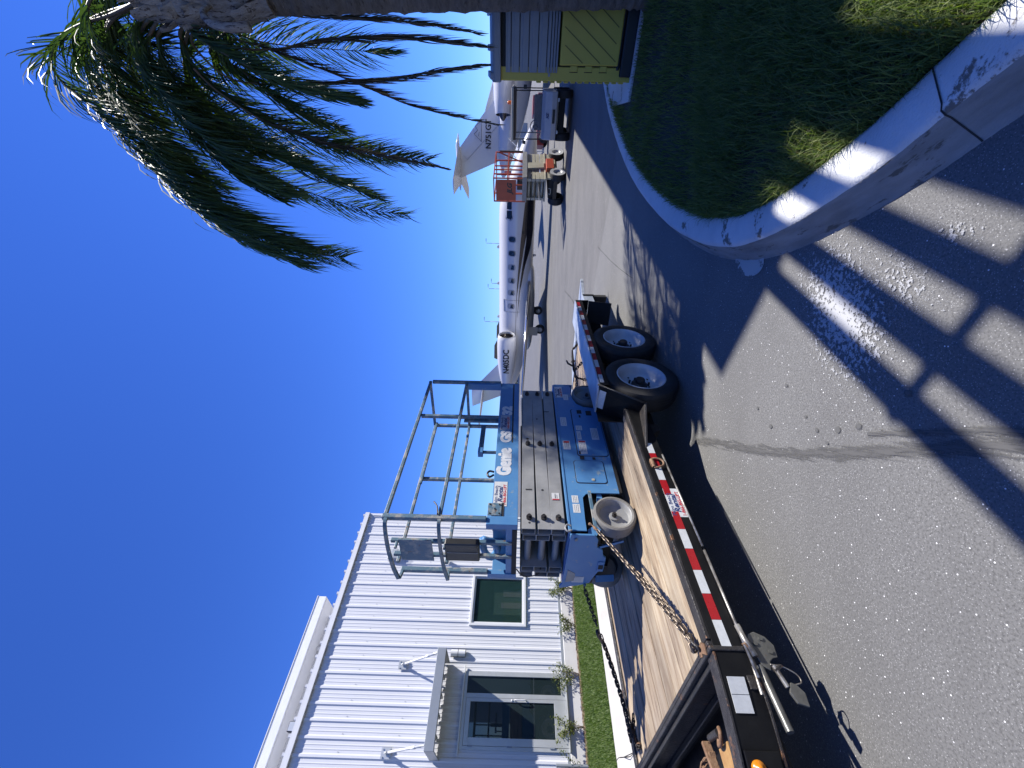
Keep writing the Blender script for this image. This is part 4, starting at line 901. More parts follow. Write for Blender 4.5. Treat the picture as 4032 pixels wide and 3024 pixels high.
# chassis ends
endp=[(.50,1.20),(.50,.99),(.56,.955),(.66,.955),(.70,.90),(.78,.885),(.81,.855),(.99,.855),(1.02,.90),(1.10,.93),(1.20,.96),(1.245,1.06),(1.285,1.20),(1.30,1.235),(1.27,1.24),(1.22,1.215)]
mb=MB(); mb.prism(endp,1.12,1.14,'X'); EP=lp_('front_plate',mb,'blue_paint',bevel=.004)
mb=MB(); mb.box(1.11,1.119,.86,1.0,.86,.92); e2=obj('tow_pocket',mb,'blue_paint',EP,bevel=.004); mb=MB(); mb.box(1.108,1.1095,.90,.96,.868,.912); obj('opening',mb,'gap_dark',EP)
mb=MB(); mb.box(1.117,1.1195,1.10,1.19,1.02,1.13); o=obj('sticker',mb,'sticker_white',EP)
mb=MB(); mb.box(1.1155,1.1165,1.115,1.175,1.04,1.11); obj('print_block',mb,'frame_grey',o)
mb=MB(); mb.prism([(1.0,1.18),(1.05,1.11),(1.16,1.10),(1.19,1.19)],1.116,1.1195,'X'); obj('scuffed_patch',mb,'scissor_grey',EP)
for y,z in((.55,1.15),(1.22,1.0)): mb=MB(); mb.cyl((1.12,y,z),(1.105,y,z),.014,8); obj('bolt',mb,'blue_rail',EP)
mb=MB(); mb.tube(smooth_path([(1.15,.47,1.19),(1.13,.465,1.225),(1.16,.46,1.245),(1.20,.465,1.225),(1.19,.47,1.19)],5),.008,8); lp_('lifting_eye',mb,'scissor_grey',smooth=True)
mb=MB(); mb.box(1.14,1.62,.54,.66,.93,1.05); mb.box(1.14,1.62,1.12,1.24,.93,1.05); mb.box(1.30,1.40,.60,1.20,.76,.86); lp_('front_axle',mb,'trailer_black')
mb=MB(); mb.prism([(1.13,1.04),(1.13,.98),(1.20,.93),(1.20,.83),(1.62,.86),(1.62,.90),(1.26,.955),(1.2,1.04)],.525,.54,'Y'); lp_('steer_bracket',mb,'blue_paint')
mb=MB(); mb.box(1.16,1.60,.470,.485,.965,.995); lp_('pothole_guard',mb,'blue_rail',bevel=.003)
mb=MB(); mb.bar((1.14,1.16,.90),(1.18,1.20,.72),.06,.015); mb.bar((1.14,.68,.93),(1.18,.64,.72),.06,.015); lp_('end_bracket',mb,'blue_paint')
mb=MB(); mb.box(3.46,3.475,Y0,Y1,.95,1.19); lp_('rear_plate',mb,'blue_paint',bevel=.003)
def lift_wheel(x,y,s):
    z=ZD+.19
    mb=MB(); mb.lathe([(.150,-.055*s),(.168,-.062*s),(.185,-.055*s),(.190,-.04*s),(.190,.04*s),(.185,.055*s),(.165,.06*s),(.14,.055*s)],40,(x,y,z)); t=lp_('wheel',mb,'grey_tyre',smooth=True,auto=35)
    mb=MB(); mb.lathe([(.151,-.056*s),(.145,-.05*s),(.138,-.02*s),(.13,.0),(.06,.01*s),(.045,.005*s),(.043,-.012*s),(.03,-.015*s),(.001,-.015*s)],40,(x,y,z)); obj('rim',mb,'scissor_grey',t,smooth=True,auto=40)
    mb=MB(); mb.cyl((x,y-.014*s,z),(x,y-.04*s,z),.022,6); mb.cyl((x,y-.04*s,z),(x,y-.055*s,z),.012,8); obj('axle_nut',mb,'rim_steel',t)
lift_wheel(1.335,.515,1); lift_wheel(1.335,1.265,-1); lift_wheel(3.22,.515,1); lift_wheel(3.22,1.265,-1)
# scissor stack: rows of box tube arms, near and far pair, with pins and cross tubes
rows=[(1.232,1.352),(1.362,1.482),(1.492,1.612)]
for i,(z0,z1) in enumerate(rows):
    for y0,y1,dx in((.502,.575,0),(.585,.662,.05),(1.05,1.125,.05),(1.135,1.208,0)):
        tilt=.012*(1 if (i+int(dx*20))%2 else -1)
        mb=MB(); xa,xb=1.175+dx*.0,3.315-dx
        # open box tube
        th=.006
        def tb(y0,y1,z0,z1):
            vs=[(x,y,z+(tilt if x==xb else -tilt)*.5) for x in(xa,xb) for y,z in((y0,z0),(y1,z0),(y1,z1),(y0,z1))]; return vs
        O_=tb(y0,y1,z0,z1); I_=tb(y0+th,y1-th,z0+th,z1-th)
        mb.add(O_+I_,[(0,1,5,4),(1,2,6,5),(2,3,7,6),(3,0,4,7),(8,12,13,9),(9,13,14,10),(10,14,15,11),(11,15,12,8)]+[(a,(a+1)%4,8+(a+1)%4,8+a) for a in range(4)]+[(4+a,4+(a+1)%4,12+(a+1)%4,12+a) for a in range(4)])
        lp_('scissor_arm',mb,'scissor_grey',bevel=.002)
    zc=(z0+z1)/2
    for x in(1.27,):
        mb=MB(); mb.cyl((x,.663,zc),(x,1.049,zc),.032,16); lp_('cross_tube',mb,'scissor_grey',smooth=True,auto=40)
    for x in(1.29,2.27,3.22):
        mb=MB(); mb.cyl((x,.502,zc),(x,.478,zc),.026,16); mb.cyl((x,.478,zc),(x,.458,zc),.016,6); lp_('pin',mb,'rim_steel',smooth=True,auto=40)
for x,z,r in((1.62,1.42,.012),(2.72,1.44,.010),(2.36,1.555,.016),(1.24,1.55,.010)): mb=MB(); mb.cyl((x,.5025,z),(x,.5005,z),r,12); lp_('drilled_hole',mb,'gap_dark')
for x0,x1,z in((1.615,1.63,1.55),(2.86,2.87,1.32)): mb=MB(); mb.box(x0,x1,.4995,.5015,z-.03,z+.03); lp_('slot',mb,'gap_dark')
mb=MB(); mb.box(1.5,1.585,.4985,.5005,1.265,1.335); o=lp_('sticker',mb,'sticker_white'); mb=MB(); mb.box(1.5,1.513,.4975,.4984,1.268,1.332); obj('print_block',mb,'ink_red',o)
mb=MB(); mb.box(1.519,1.575,.4977,.4984,1.30,1.306); mb.box(1.519,1.56,.4977,.4984,1.285,1.289); obj('print_lines',mb,'ink_black',o)
mb=MB(); mb.cyl((1.5,.86,1.27),(2.9,.86,1.53),.05,14); lp_('lift_cylinder',mb,'dark_steel',smooth=True,auto=40)
mb=MB(); mb.box(1.22,3.38,.55,1.22,1.213,1.231); lp_('top_plate',mb,'dark_steel')
# platform
mb=MB(); mb.box(XA+.05,XB-.01,Y0,Y0+.008,1.652,1.89); mb.box(XA+.05,XB-.01,Y0+.008,Y0+.06,1.652,1.66); PL=lp_('platform_side',mb,'blue_paint',bevel=.002)
mb=MB(); mb.box(XA+.05,XB-.01,Y1-.008,Y1,1.652,1.89); mb.box(XA+.05,XB-.01,Y1-.06,Y1-.008,1.652,1.66); lp_('platform_side',mb,'blue_paint',bevel=.002)
mb=MB(); mb.box(XA,XB,Y0+.061,Y1-.061,1.655,1.70); lp_('platform_deck',mb,'gap_dark')
mb=MB(); mb.box(XA+.01,XA+.02,Y0+.04,Y1-.005,1.655,1.755); lp_('end_beam',mb,'blue_paint',bevel=.003)
mb=MB(); mb.box(XA+.20,XA+.21,Y0+.01,Y1-.01,1.72,1.885); lp_('end_toe_board',mb,'blue_paint',bevel=.003)
for y in(.74,.95): mb=MB(); mb.box(XA+.15,XA+.199,y,y+.035,1.70,1.885); lp_('toe_board_post',mb,'blue_paint')
mb=MB(); mb.box(XB-.012,XB,Y0+.01,Y1-.01,1.655,1.89); lp_('end_toe_board',mb,'blue_paint')
mb=MB(); mb.prism(rrect(2.29,3.44,1.713,1.730,.008),Y0-.0012,Y0-.0002,'Y'); lp_('slot',mb,'gap_dark')
mb=MB(); mb.box(XA,XA+.09,Y0-.012,Y0+.055,1.652,1.93); lp_('corner_post',mb,'blue_paint',bevel=.004)
mb=MB(); mb.box(XA,XA+.05,Y1-.055,Y1+.01,1.652,1.93); lp_('corner_post',mb,'blue_paint',bevel=.004)
mb=MB(); mb.box(XA+.10,XA+.24,Y0-.010,Y0-.001,1.80,1.925); hp=lp_('hinge_plate',mb,'blue_rail',bevel=.003)
for dx,dz in((.12,1.82),(.22,1.82),(.12,1.905),(.22,1.905),(.17,1.86)): mb=MB(); mb.cyl((XA+dx,Y0-.010,dz),(XA+dx,Y0-.016,dz),.008,8); obj('bolt',mb,'dark_steel',hp)
mb=MB(); mb.box(XA+.09,XA+.25,Y0-.004,Y0-.0015,1.78,1.80); lp_('hinge_recess',mb,'gap_dark')
# lettering on the side
g_=letters('Genie',.180,'ink_white',PL,(1.80,Y0-.0015,1.738),(1,0,0),(0,0,1),bold=.014,sx=.90)
letters('GS',.150,'ink_white',PL,(2.29,Y0-.0015,1.742),(1,0,0),(0,0,1),bold=.010,sx=1.05)
letters('32',.150,'ink_white',PL,(2.78,Y0-.0015,1.742),(1,0,0),(0,0,1),bold=.010,sx=1.15)
rental_sticker(PL,(1.41,Y0-.0015,1.755),(1,0,0),(0,0,1),.30)
s2=rental_sticker(PL,(2.50,Y0-.0042,1.752),(1,0,0),(0,0,1),.27)
for o in[s2]: o.data.materials[0]=MT['fender_white']  # greyer face paints in the shade over this sticker
# guard rails
def rail(name,pts,w_=.034,m='blue_rail'):
    mb=MB()
    for a,b in zip(pts,pts[1:]): mb.bar(a,b,w_,w_)
    return lp_(name,mb,m,bevel=.006)
yr0,yr1=Y0-.01,Y1-.05
rail('top_rail',[(1.255,yr0,2.825),(3.455,yr0,2.825)]); rail('mid_rail',[(1.255,yr0,2.345),(3.455,yr0,2.345)])
rail('top_rail',[(1.30,yr1,2.825),(3.455,yr1,2.825)]); rail('mid_rail',[(1.30,yr1,2.345),(3.455,yr1,2.345)])
rail('top_rail',[(2.30,yr1-.045,2.80),(3.45,yr1-.045,2.80)],.03)
rail('corner_upright',[(1.255,yr0,1.93),(1.255,yr0,2.85)],.045); rail('upright',[(3.455,yr0,1.89),(3.455,yr0,2.80)],.042); rail('upright',[(2.75,yr0+.03,1.89),(2.75,yr0+.03,2.81)],.04)
rail('upright',[(2.42,yr1,1.72),(2.42,yr1,2.84)],.04); rail('upright',[(3.455,yr1,1.89),(3.455,yr1,2.84)],.042)
rail('end_rail',[(3.46,yr0,2.835),(3.46,yr1,2.835)]); rail('end_rail',[(3.46,yr0,2.345),(3.46,yr1,2.345)])
mb=MB(); mb.box(3.40,3.47,yr0-.01,yr0+.08,1.89,2.36); lp_('end_column',mb,'blue_paint',bevel=.004)
mb=MB(); mb.box(2.70,2.80,yr0+.055,yr0+.075,1.89,2.30); lp_('gate_plate',mb,'blue_rail')
def brail(z):
    p=smooth_path([(1.255,yr0,z),(1.18,yr0+.02,z),(1.13,.74,z-.005),(1.11,1.0,z-.02),(1.12,1.20,z-.04)],5); mb=MB(); mb.tube(p,.021,4); return lp_('bow_rail',mb,'blue_rail')
brail(2.81); brail(2.34)
rail('corner_upright',[(1.225,1.225,1.93),(1.225,1.225,2.77)],.045); rail('return_rail',[(1.225,1.225,2.75),(1.12,1.20,2.76)],.03); rail('return_rail',[(1.225,1.225,2.31),(1.12,1.20,2.30)],.03)
for y in(.755,.955): rail('entry_post',[(1.21,y,1.70),(1.21,y,2.80)],.036)
for z in(2.74,2.30): rail('entry_brace',[(1.125,.755,z),(1.21,.755,z)],.025)
mb=MB(); mb.box(1.175,1.183,.70,1.00,2.42,2.72); lp_('chart_plate',mb,'blue_rail',bevel=.002)
mb=MB(); mb.box(1.13,1.205,.69,.93,1.99,2.30); DB=lp_('document_box',mb,'black_plastic',bevel=.012); mb=MB(); mb.box(1.115,1.129,.67,.72,2.01,2.29); obj('lid',mb,'black_plastic',DB,bevel=.008)
mb=MB(); mb.bar((1.128,.80,2.0),(1.128,.80,2.28),.006,.004); obj('clasp',mb,'scissor_grey',DB)
mb=MB(); mb.tube(smooth_path([(1.27,.46,2.36),(1.36,.46,2.38),(1.42,.47,2.42)],5),.007,6); lp_('cable',mb,'black_plastic',smooth=True)
# folding tray bracket and clip at the far side
BK=root('folding_bracket',(0,0,0)); BK.parent=LF
mb=MB(); mb.bar((2.55,.90,2.10),(3.05,.90,2.10),.055,.055); mb.bar((2.56,.90,2.07),(2.56,.90,1.89),.03,.03); obj('arm',mb,'blue_rail',BK,bevel=.004)
mb=MB(); mb.bar((2.56,.86,2.10),(2.56,.94,2.10),.09,.06); obj('clamp',mb,'blue_paint',BK,bevel=.004)
mb=MB(); mb.tube(smooth_path([(1.86,.56,1.90),(1.83,.56,1.94),(1.87,.56,1.965),(1.91,.56,1.945),(1.90,.56,1.90)],5),.011,8); lp_('hook_loop',mb,'black_plastic',smooth=True)
mb=MB(); mb.tube(smooth_path([(1.19,1.12,1.65),(1.17,1.2,1.58),(1.18,1.18,1.45),(1.20,1.1,1.42)],5),.006,6); lp_('cable',mb,'black_plastic',smooth=True)
mb=MB(); mb.tube(smooth_path([(1.32,.86,1.98),(1.30,1.02,1.96),(1.31,1.12,1.90),(1.33,1.04,1.84),(1.32,.92,1.86),(1.32,.86,1.98)],4),.035,8); lp_('coiled_hose',mb,'blue_paint',smooth=True)
# ================================================================== PLASTIC STORAGE SHED with a roll-up tambour top and lower door (front faces -b)
SH=root('storage_shed',NB(-.405,7.47,.15),ANG_B-PI/2,'yellow plastic storage shed with a grey roll front and grey roof behind the palm trunk','shed')
# local x = +n direction (right along the front), local y = into depth (+b)
SW=1.62; HH=2.05
mb=MB(); mb.box(0,.17,0,.05,.0,1.92); mb.box(0,.05,.051,1.5,.0,1.92); mb.box(SW-.05,SW,.051,1.5,.0,1.92); mb.box(0.05,SW-.05,1.45,1.5,0,1.92); obj('body',mb,'yellow_poly',SH,bevel=.012)
mb=MB(); mb.box(SW-.16,SW,0,.05,.0,1.92); obj('corner_panel',mb,'yellow_poly',SH,bevel=.012)
for z in [.08+.1*i for i in range(13)]:
    mb=MB(); mb.box(-.022,-.001,.012,.12,z,z+.07); obj('corner_rib',mb,'yellow_poly',SH,bevel=.008)
# lower door with diagonal grooves, their shade painted as darker bars, and knuckle hinges
mb=MB(); mb.box(.185,SW-.22,-.03,.02,.20,1.03); SD=obj('door',mb,'yellow_poly',SH,bevel=.015)
def clipline(x0,x1,z0,z1,c):
    # line going up to the left: z = c - (x - x0)*1.35 inside the rectangle
    pts=[]
    for x in np.linspace(x0,x1,60):
        z=c+(x-x0)*1.35
        if z0<z<z1: pts.append((float(x),float(z)))
    return (pts[0],pts[-1]) if len(pts)>2 else None
for c in [-1.5+.245*i for i in range(13)]:
    L_=clipline(.215,SW-.25,.235,.995,c)
    if L_:
        (xa,za),(xb,zb)=L_; mb=MB(); mb.bar((xa,-.0305,za),(xb,-.0305,zb),.012,.008,up=(0,1,0)); obj('door_groove',mb,'groove_shade_yellow',SD)
for z in(.35,.56,.77):
    mb=MB(); mb.box(.115,.183,-.022,-.001,z,z+.10); obj('hinge_knuckle',mb,'yellow_poly',SD,bevel=.006)
    mb=MB(); mb.box(.105,.114,-.0008,.0,z-.008,z+.108); obj('hinge_gap',mb,'gap_dark',SD)
mb=MB(); mb.box(.175,.184,-.001,.0505,.12,1.06); obj('door_gap',mb,'gap_dark',SH)
# tambour
TB=root('roll_front',(0,0,0)); TB.parent=SH
zs=[1.05,1.085,1.125,1.165,1.215,1.34,1.47,1.60,1.72,1.80]
for z0,z1 in zip(zs,zs[1:]):
    mb=MB(); mb.prism([(.0,z0+.004),(-.028,z0+.008),(-.028,z0+(z1-z0)*.68),(-.018,z0+(z1-z0)*.72),(-.018,z1-.004),(.0,z1-.002)],.10,SW-.12,'X'); obj('slat',mb,'grey_poly',TB,bevel=.003)
mb=MB(); mb.box(.10,SW-.12,.002,.02,1.05,1.86); obj('backing',mb,'gap_dark',TB)
mb=MB(); mb.box(.055,.10,-.02,-.001,1.155,1.185); obj('bar_end',mb,'grey_poly',TB)
mb=MB(); mb.box(SW-.30,SW-.22,-.032,-.029,1.38,1.45); obj('sticker',mb,'sticker_white',TB)
# roof
mb=MB(); mb.prism([(-.09,1.865),(-.09,1.95),(-.05,1.985),(.7,2.06),(1.52,1.985),(1.54,1.865)],-.02,SW+.02,'X'); obj('roof',mb,'grey_poly',SH,bevel=.012)
for x in(.0,.32,.72,1.15): mb=MB(); mb.prism([(-.085,1.955),(-.07,2.015),(.7,2.10),(.7,2.06),(-.05,1.985)],x+.01,x+.09,'X'); obj('roof_rib',mb,'grey_poly',SH,bevel=.012)
mb=MB(); mb.box(.06,SW-.06,-.05,.5,0,.165); mb.box(.13,SW-.14,-.01,.04,.166,.22); obj('sump',mb,'black_poly',SH,bevel=.02)
mb=MB(); mb.box(.0,.05,-.03,-.0,.0,.05); obj('foot',mb,'yellow_poly',SH)
# ================================================================== PALM
PT=root('palm_tree',(5.02,5.22,.1),0,'queen palm with drooping green fronds and some brown hanging ones, right of the view','tree')
def tube_noise(pts,rs,n,amp,seed):
    rr=random.Random(seed); mb=MB(); mb.tube(pts,rs,n,cap=False); 
    mb.v=[(x+rr.gauss(0,amp),y+rr.gauss(0,amp),z+rr.gauss(0,amp*.6)) for x,y,z in mb.v]; return mb
tp0=smooth_path([(0,0,-.02),(-.02,-.02,.3),(-.12,-.08,1.6),(-.32,-.25,3.2),(-.52,-.42,4.3),(-.60,-.48,4.9)],26)
rr0=[.28-.09*min(1,i/16)+.006*math.sin(i*1.1)+.009*(i%4==0) for i in range(len(tp0))]
obj('trunk',tube_noise(tp0,rr0,28,.004,3),'bark',PT,smooth=True)
hp=smooth_path([(-.61,-.48,4.7),(-.62,-.48,5.1),(-.64,-.46,5.6),(-.64,-.46,6.1)],8)
obj('crown_shaft',tube_noise(hp,[.19+.07*math.sin(min(1,i/len(hp))*PI) -.11*max(0,i/len(hp)-.6) for i in range(len(hp))],20,.015,4),'boot_bark',PT,smooth=True)
rr=random.Random(12)
for i in range(20):
    a=rr.uniform(0,2*PI) if i>12 else rr.uniform(PI*.75,PI*1.45); z=4.5+.07*i
    o=Vector((-.62,-.48,z)); d=Vector((math.cos(a),math.sin(a),0)); s=Vector((-d.y,d.x,0)); up=Vector((0,0,1)); L=rr.uniform(.28,.48); wv=rr.uniform(.07,.12)
    mb=MB(); vs=[];n=6
    for k in range(n):
        t=k/(n-1); c=o+d*(.17+.18*t*t)+up*(L*t)+(d*(-.05) if t>.9 else Vector()); ww=wv*(1-.45*t)
        for q,(aa,bb) in enumerate(((-1,0),(-.5,.03),(.5,.03),(1,0),(.5,-.02),(-.5,-.02))): vs.append(c+s*(ww*aa)+d*bb+Vector((rr.gauss(0,.007),rr.gauss(0,.007),rr.gauss(0,.008))))
    mb.add(vs,[(k*6+j,k*6+(j+1)%6,(k+1)*6+(j+1)%6,(k+1)*6+j) for k in range(n-1) for j in range(6)]+[tuple(range(6)),tuple((n-1)*6+j for j in range(6))]); obj('leaf_base',mb,'boot_bark',PT,smooth=True,auto=60)
# spent flower stalk, curling out below the crown
mb=MB(); mb.tube(smooth_path([(-.75,-.55,5.1),(-.95,-.65,5.18),(-1.12,-.7,5.05),(-1.20,-.74,4.8),(-1.17,-.72,4.6)],6),[.024+.0013*i for i in range(25)],8); obj('flower_spathe',mb,'boot_bark',PT,smooth=True)
def frond(pts,seed,m='palm_leaf',ll=.55,n=150,start=.28,stalk_r=.022,droop=1.0,narrow=1.0,world=True,tw=0):
    rr=random.Random(seed); n=int(n*1.22); ll=ll*1.22; start=max(.12,start-.10); P=smooth_path(pts,10); off=Vector(PT.location) if world else Vector()
    P=[p-off for p in P]
    d=[0]
    for a,b in zip(P,P[1:]): d.append(d[-1]+(b-a).length)
    tot=d[-1]
    def at(s):
        for i in range(len(P)-1):
            if s<=d[i+1]: return P[i].lerp(P[i+1],(s-d[i])/max(1e-9,d[i+1]-d[i])),(P[i+1]-P[i]).normalized()
        return P[-1],(P[-1]-P[-2]).normalized()
    st=MB(); st.tube(P,[stalk_r*(1-.88*(k/(len(P)-1)))*(1.3 if k<4 else 1) for k in range(len(P))],6); 
    V=[];F=[]; G=Vector((0,0,-1))
    for i in range(n):
        f=start+(1-start)*(i+rr.random()*.8)/n; p,t=at(f*tot)
        prof=math.sin(min(1,(f-start)/(1-start)*.95+.10)*PI*.95)**.6*(1 if f<.8 else 1-(f-.8)*2.0)
        L=ll*(.22+.78*prof)*rr.uniform(.75,1.12)
        for sgn in(-1,1):
            side=t.cross(Vector((0,0,1)))
            if side.length<.15: side=t.orthogonal()
            side.normalize(); up=side.cross(t)
            if tw: side=(side*math.cos(tw*f)+up*math.sin(tw*f)); up=side.cross(t)
            plane=rr.choice((-.5,-.1,.35,.7))
            dr=(side*sgn*narrow*rr.uniform(.7,1.1)+t*rr.uniform(.55,.95)+up*plane*.5+G*.35*droop+Vector((rr.gauss(0,.10),rr.gauss(0,.10),rr.gauss(0,.10)))).normalized()
            w0=rr.uniform(.006,.0105); q=p.copy(); seg=4; k0=len(V); cur=dr.copy(); wd=cur.cross(t).normalized() if cur.cross(t).length>.1 else side
            wd=(wd+Vector((rr.gauss(0,.5),rr.gauss(0,.5),rr.gauss(0,.5)))).normalized()
            for k in range(seg+1):
                ww=w0*(1,1.15,.9,.55,0)[k]
                if k<seg: V+=[tuple(q-wd*ww),tuple(q+wd*ww)]
                else: V+=[tuple(q)]
                cur=(cur+G*(.14+.13*k)*droop*rr.uniform(.7,1.2)).normalized(); q=q+cur*(L/seg)
                wd=(wd-cur*wd.dot(cur)).normalized()
            for k in range(seg-1): F.append((k0+2*k,k0+2*k+1,k0+2*k+3,k0+2*k+2))
            F.append((k0+2*seg-2,k0+2*seg-1,k0+2*seg))
    fr=obj('frond',st,'stalk',PT,smooth=True)
    mb=MB(); mb.v=V; mb.f=F; obj('leaflets',mb,m,fr,recalc=False,kind='stuff'); return fr
A=[(4.42,4.75,6),(4.39,4.98,6.63),(4.33,5.15,6.94),(4.13,5.3,7.02),(3.78,5.44,7.05),(3.61,5.57,7),(3.35,5.7,6.88),(2.93,5.83,6.66),(2.51,5.95,6.28),(2.15,6.07,5.64),(1.91,6.19,4.94),(1.88,6.3,4.36)]
frond(A,1,ll=.84,n=230)
frond([(p[0]+.06,p[1]-.22+.025*i,p[2]+.12-.02*i) for i,p in enumerate(A[:-1])],31,ll=.68,n=210)
frond([(4.4,4.75,5.5),(4.22,5,6.13),(4.18,5.19,6.32),(4.03,5.35,6.37),(3.79,5.51,6.23),(3.57,5.66,5.99),(3.36,5.8,5.61),(3.09,5.94,4.97),(2.89,6.07,4.28),(2.75,6.2,3.81)],2,ll=.62,n=190)
frond([(4.43,4.75,5.32),(4.27,5.03,5.9),(4.23,5.25,6.05),(4.1,5.44,6.06),(3.92,5.61,5.86),(3.67,5.78,5.37),(3.59,5.94,4.99),(3.49,6.1,4.45),(3.45,6.25,3.83),(3.44,6.4,3.14)],3,ll=.58,n=190)
frond([(3.96,5.27,5.93),(3.77,5.42,5.72),(3.51,5.57,5.24),(3.43,5.71,4.88),(3.33,5.84,4.35),(3.28,5.97,3.76),(3.17,6.1,2.8)],33,m='palm_leaf_brown',ll=.20,n=120,start=.35,narrow=.25,stalk_r=.014)
T_=[(4.35,4.75,6.16),(4.35,4.95,6.71),(4.36,5.1,7.22),(4.29,5.23,7.64),(4.11,5.35,7.88),(3.94,5.47,7.9),(3.77,5.58,7.72),(3.43,5.69,7.37),(2.93,5.8,6.9),(2.4,5.9,6.34),(1.96,6,5.59),(1.67,6.1,4.81)]
frond(T_,4,ll=.88,n=240)
frond([(4.5,4.75,5.21),(4.42,5.16,5.93),(4.58,5.47,5.83),(4.64,5.74,5.39),(4.52,6,4.6),(4.45,6.24,4.08),(4.32,6.47,3.36),(4.2,6.7,2.1)],5,m='palm_leaf_brown',ll=.34,n=90,start=.4,narrow=.22,droop=2.2,stalk_r=.018)
frond([(4.4,4.75,5.24),(4.25,5.06,5.79),(4.2,5.29,5.9),(4.03,5.5,5.67),(4.09,5.7,5.34),(4.24,5.88,4.72),(4.44,6.06,3.77),(4.73,6.23,2.88),(4.95,6.4,2.21)],6,m='palm_leaf_brown',ll=.38,n=95,start=.5,narrow=.25,droop=2.2,stalk_r=.018)
frond([(4.35,4.75,5.17),(4.17,4.91,5.6),(4.13,5.03,5.55),(4.12,5.14,5.19),(4.21,5.24,4.82),(4.38,5.33,4.45),(4.54,5.43,3.59),(4.59,5.51,3.13),(4.57,5.6,2.21)],7,m='palm_leaf_brown',ll=.40,n=95,start=.42,narrow=.25,droop=2.2,stalk_r=.018)
frond([(4.36,4.75,5.42),(4.29,4.86,5.81),(4.11,4.94,5.65),(3.87,5.01,5.18),(3.67,5.08,4.65),(3.57,5.14,4.19),(3.51,5.2,3.74)],8,ll=.55,n=150)
frond([(4.31,4.75,5.06),(4.75,5.32,5.53),(5.1,5.73,5.12),(5.4,6.11,4.4),(5.65,6.46,3.52),(5.77,6.8,2.45)],9,m='palm_leaf_brown',ll=.4,n=90,start=.3,narrow=.3,droop=2.0)
frond([(4.38,4.75,5.66),(4.27,4.93,6.3),(4.17,5.06,6.52),(3.95,5.18,6.51),(3.54,5.29,6.21),(3.03,5.4,5.72),(2.69,5.5,5.27),(2.5,5.6,4.75)],10,ll=.68,n=190)
frond([(4.35,4.75,6.05),(4.56,5.18,7.05),(4.66,5.5,7.63),(4.57,5.79,7.96),(4.27,6.06,7.93),(3.91,6.32,7.59),(3.42,6.56,7.07),(3.12,6.8,6.58)],13,ll=.70,n=190)
frond([(4.37,4.75,5.8),(4.49,5.29,6.69),(4.5,5.68,7.18),(4.34,6.04,7.4),(3.95,6.38,7.37),(3.48,6.69,7.13),(3.15,7,6.85)],14,m='palm_leaf_yellow',ll=.26,n=70,start=.45,narrow=.5)
frond([(4.37,4.75,5.8),(4.17,5.05,6.32),(4,5.27,6.53),(3.68,5.47,6.43),(3.21,5.65,6.12),(2.87,5.83,5.69),(2.61,6,5.15)],34,ll=.66,n=200)
frond([(4.4,4.75,5.9),(4.49,5.08,6.7),(4.57,5.33,7.19),(4.43,5.55,7.67),(4.09,5.76,7.7),(3.53,5.95,7.43),(2.9,6.14,6.9),(2.29,6.32,6.26),(2.01,6.5,5.69)],15,ll=.74,n=230)
for q,(y_,dz,dx) in enumerate(((5.9,.25,.2),(6.3,-.15,.35),(5.75,-.9,.5))):
    frond([(4.4,4.75,5.5+dz*.8),(4.25,5.0+(y_-5.9)*.4,6.1+dz),(4.4+dx*.3,y_,7.0+dz),(3.8+dx,y_-.05,6.55+dz),(3.3+dx,y_-.1,5.9+dz),(2.95+dx,y_-.1,5.1+dz)],90+q,ll=.72,n=150)
rr=random.Random(77)
for i,a in enumerate((8,35,60,88,112,20,48)):
    a=rad(a+rr.uniform(-8,8)); L=rr.uniform(3.0,3.9); h=rr.uniform(.8,1.8); c=Vector((4.40,4.75,5.9)); d=Vector((math.cos(a),math.sin(a),0))
    if i%3==2: L*=.8;h*=.2
    frond([c,c+d*.3+Vector((0,0,h*.55)),c+d*L*.3+Vector((0,0,h*.95)),c+d*L*.55+Vector((0,0,h*.8)),c+d*L*.8+Vector((0,0,h*.05)),c+d*L*.95+Vector((0,0,-1.0)),c+d*L+Vector((0,0,-1.9))],50+i,ll=.8,n=150)
# ================================================================== FAR FIELD
# golf cart / ground tug
GC=root('utility_cart',(9.65,14.7,0),rad(-90-38),'white utility cart with a roof, windshield and orange beacon in the shade','cart')
# local x = forward (towards the camera), y left
mb=MB(); prof_=[(.95,.52),(.98,.70),(.90,.92),(.72,1.02),(.60,1.02),(.60,.52)]
mb.prism(prof_,-.70,.70,'Y'); HD=obj('cowl',mb,'cart_white',GC,bevel=.03)
mb=MB(); mb.box(.985,.993,-.20,.20,.585,.67); obj('number_plate',mb,'black_plastic',HD)
letters('XZ',.11,'ink_blue',HD,(.962,-.07,.80),(0,1,0),(-.35,0,1),bold=.006,shear=.3)
for y in(-.5,.42): mb=MB(); mb.box(.96,.985,y,y+.10,.46,.515); obj('head_lamp',mb,'tape_white',HD)
mb=MB(); mb.box(-1.2,.62,-.70,.70,.45,.53); mb.box(-1.2,-.35,-.70,.70,.53,.95); obj('body',mb,'cart_white',GC,bevel=.02)
mb=MB(); mb.box(-.35,.15,-.55,.55,.53,.85); mb.box(-.42,-.30,-.55,.55,.86,1.25); obj('seat',mb,'black_plastic',GC,bevel=.03)
mb=MB(); mb.box(-1.15,.85,-.78,.78,1.98,2.06); RF=obj('roof',mb,'cart_roof',GC,bevel=.02); mb=MB(); mb.box(-1.1,.8,-.73,.73,1.90,1.979); obj('roof_lining',mb,'lining_brown',RF)
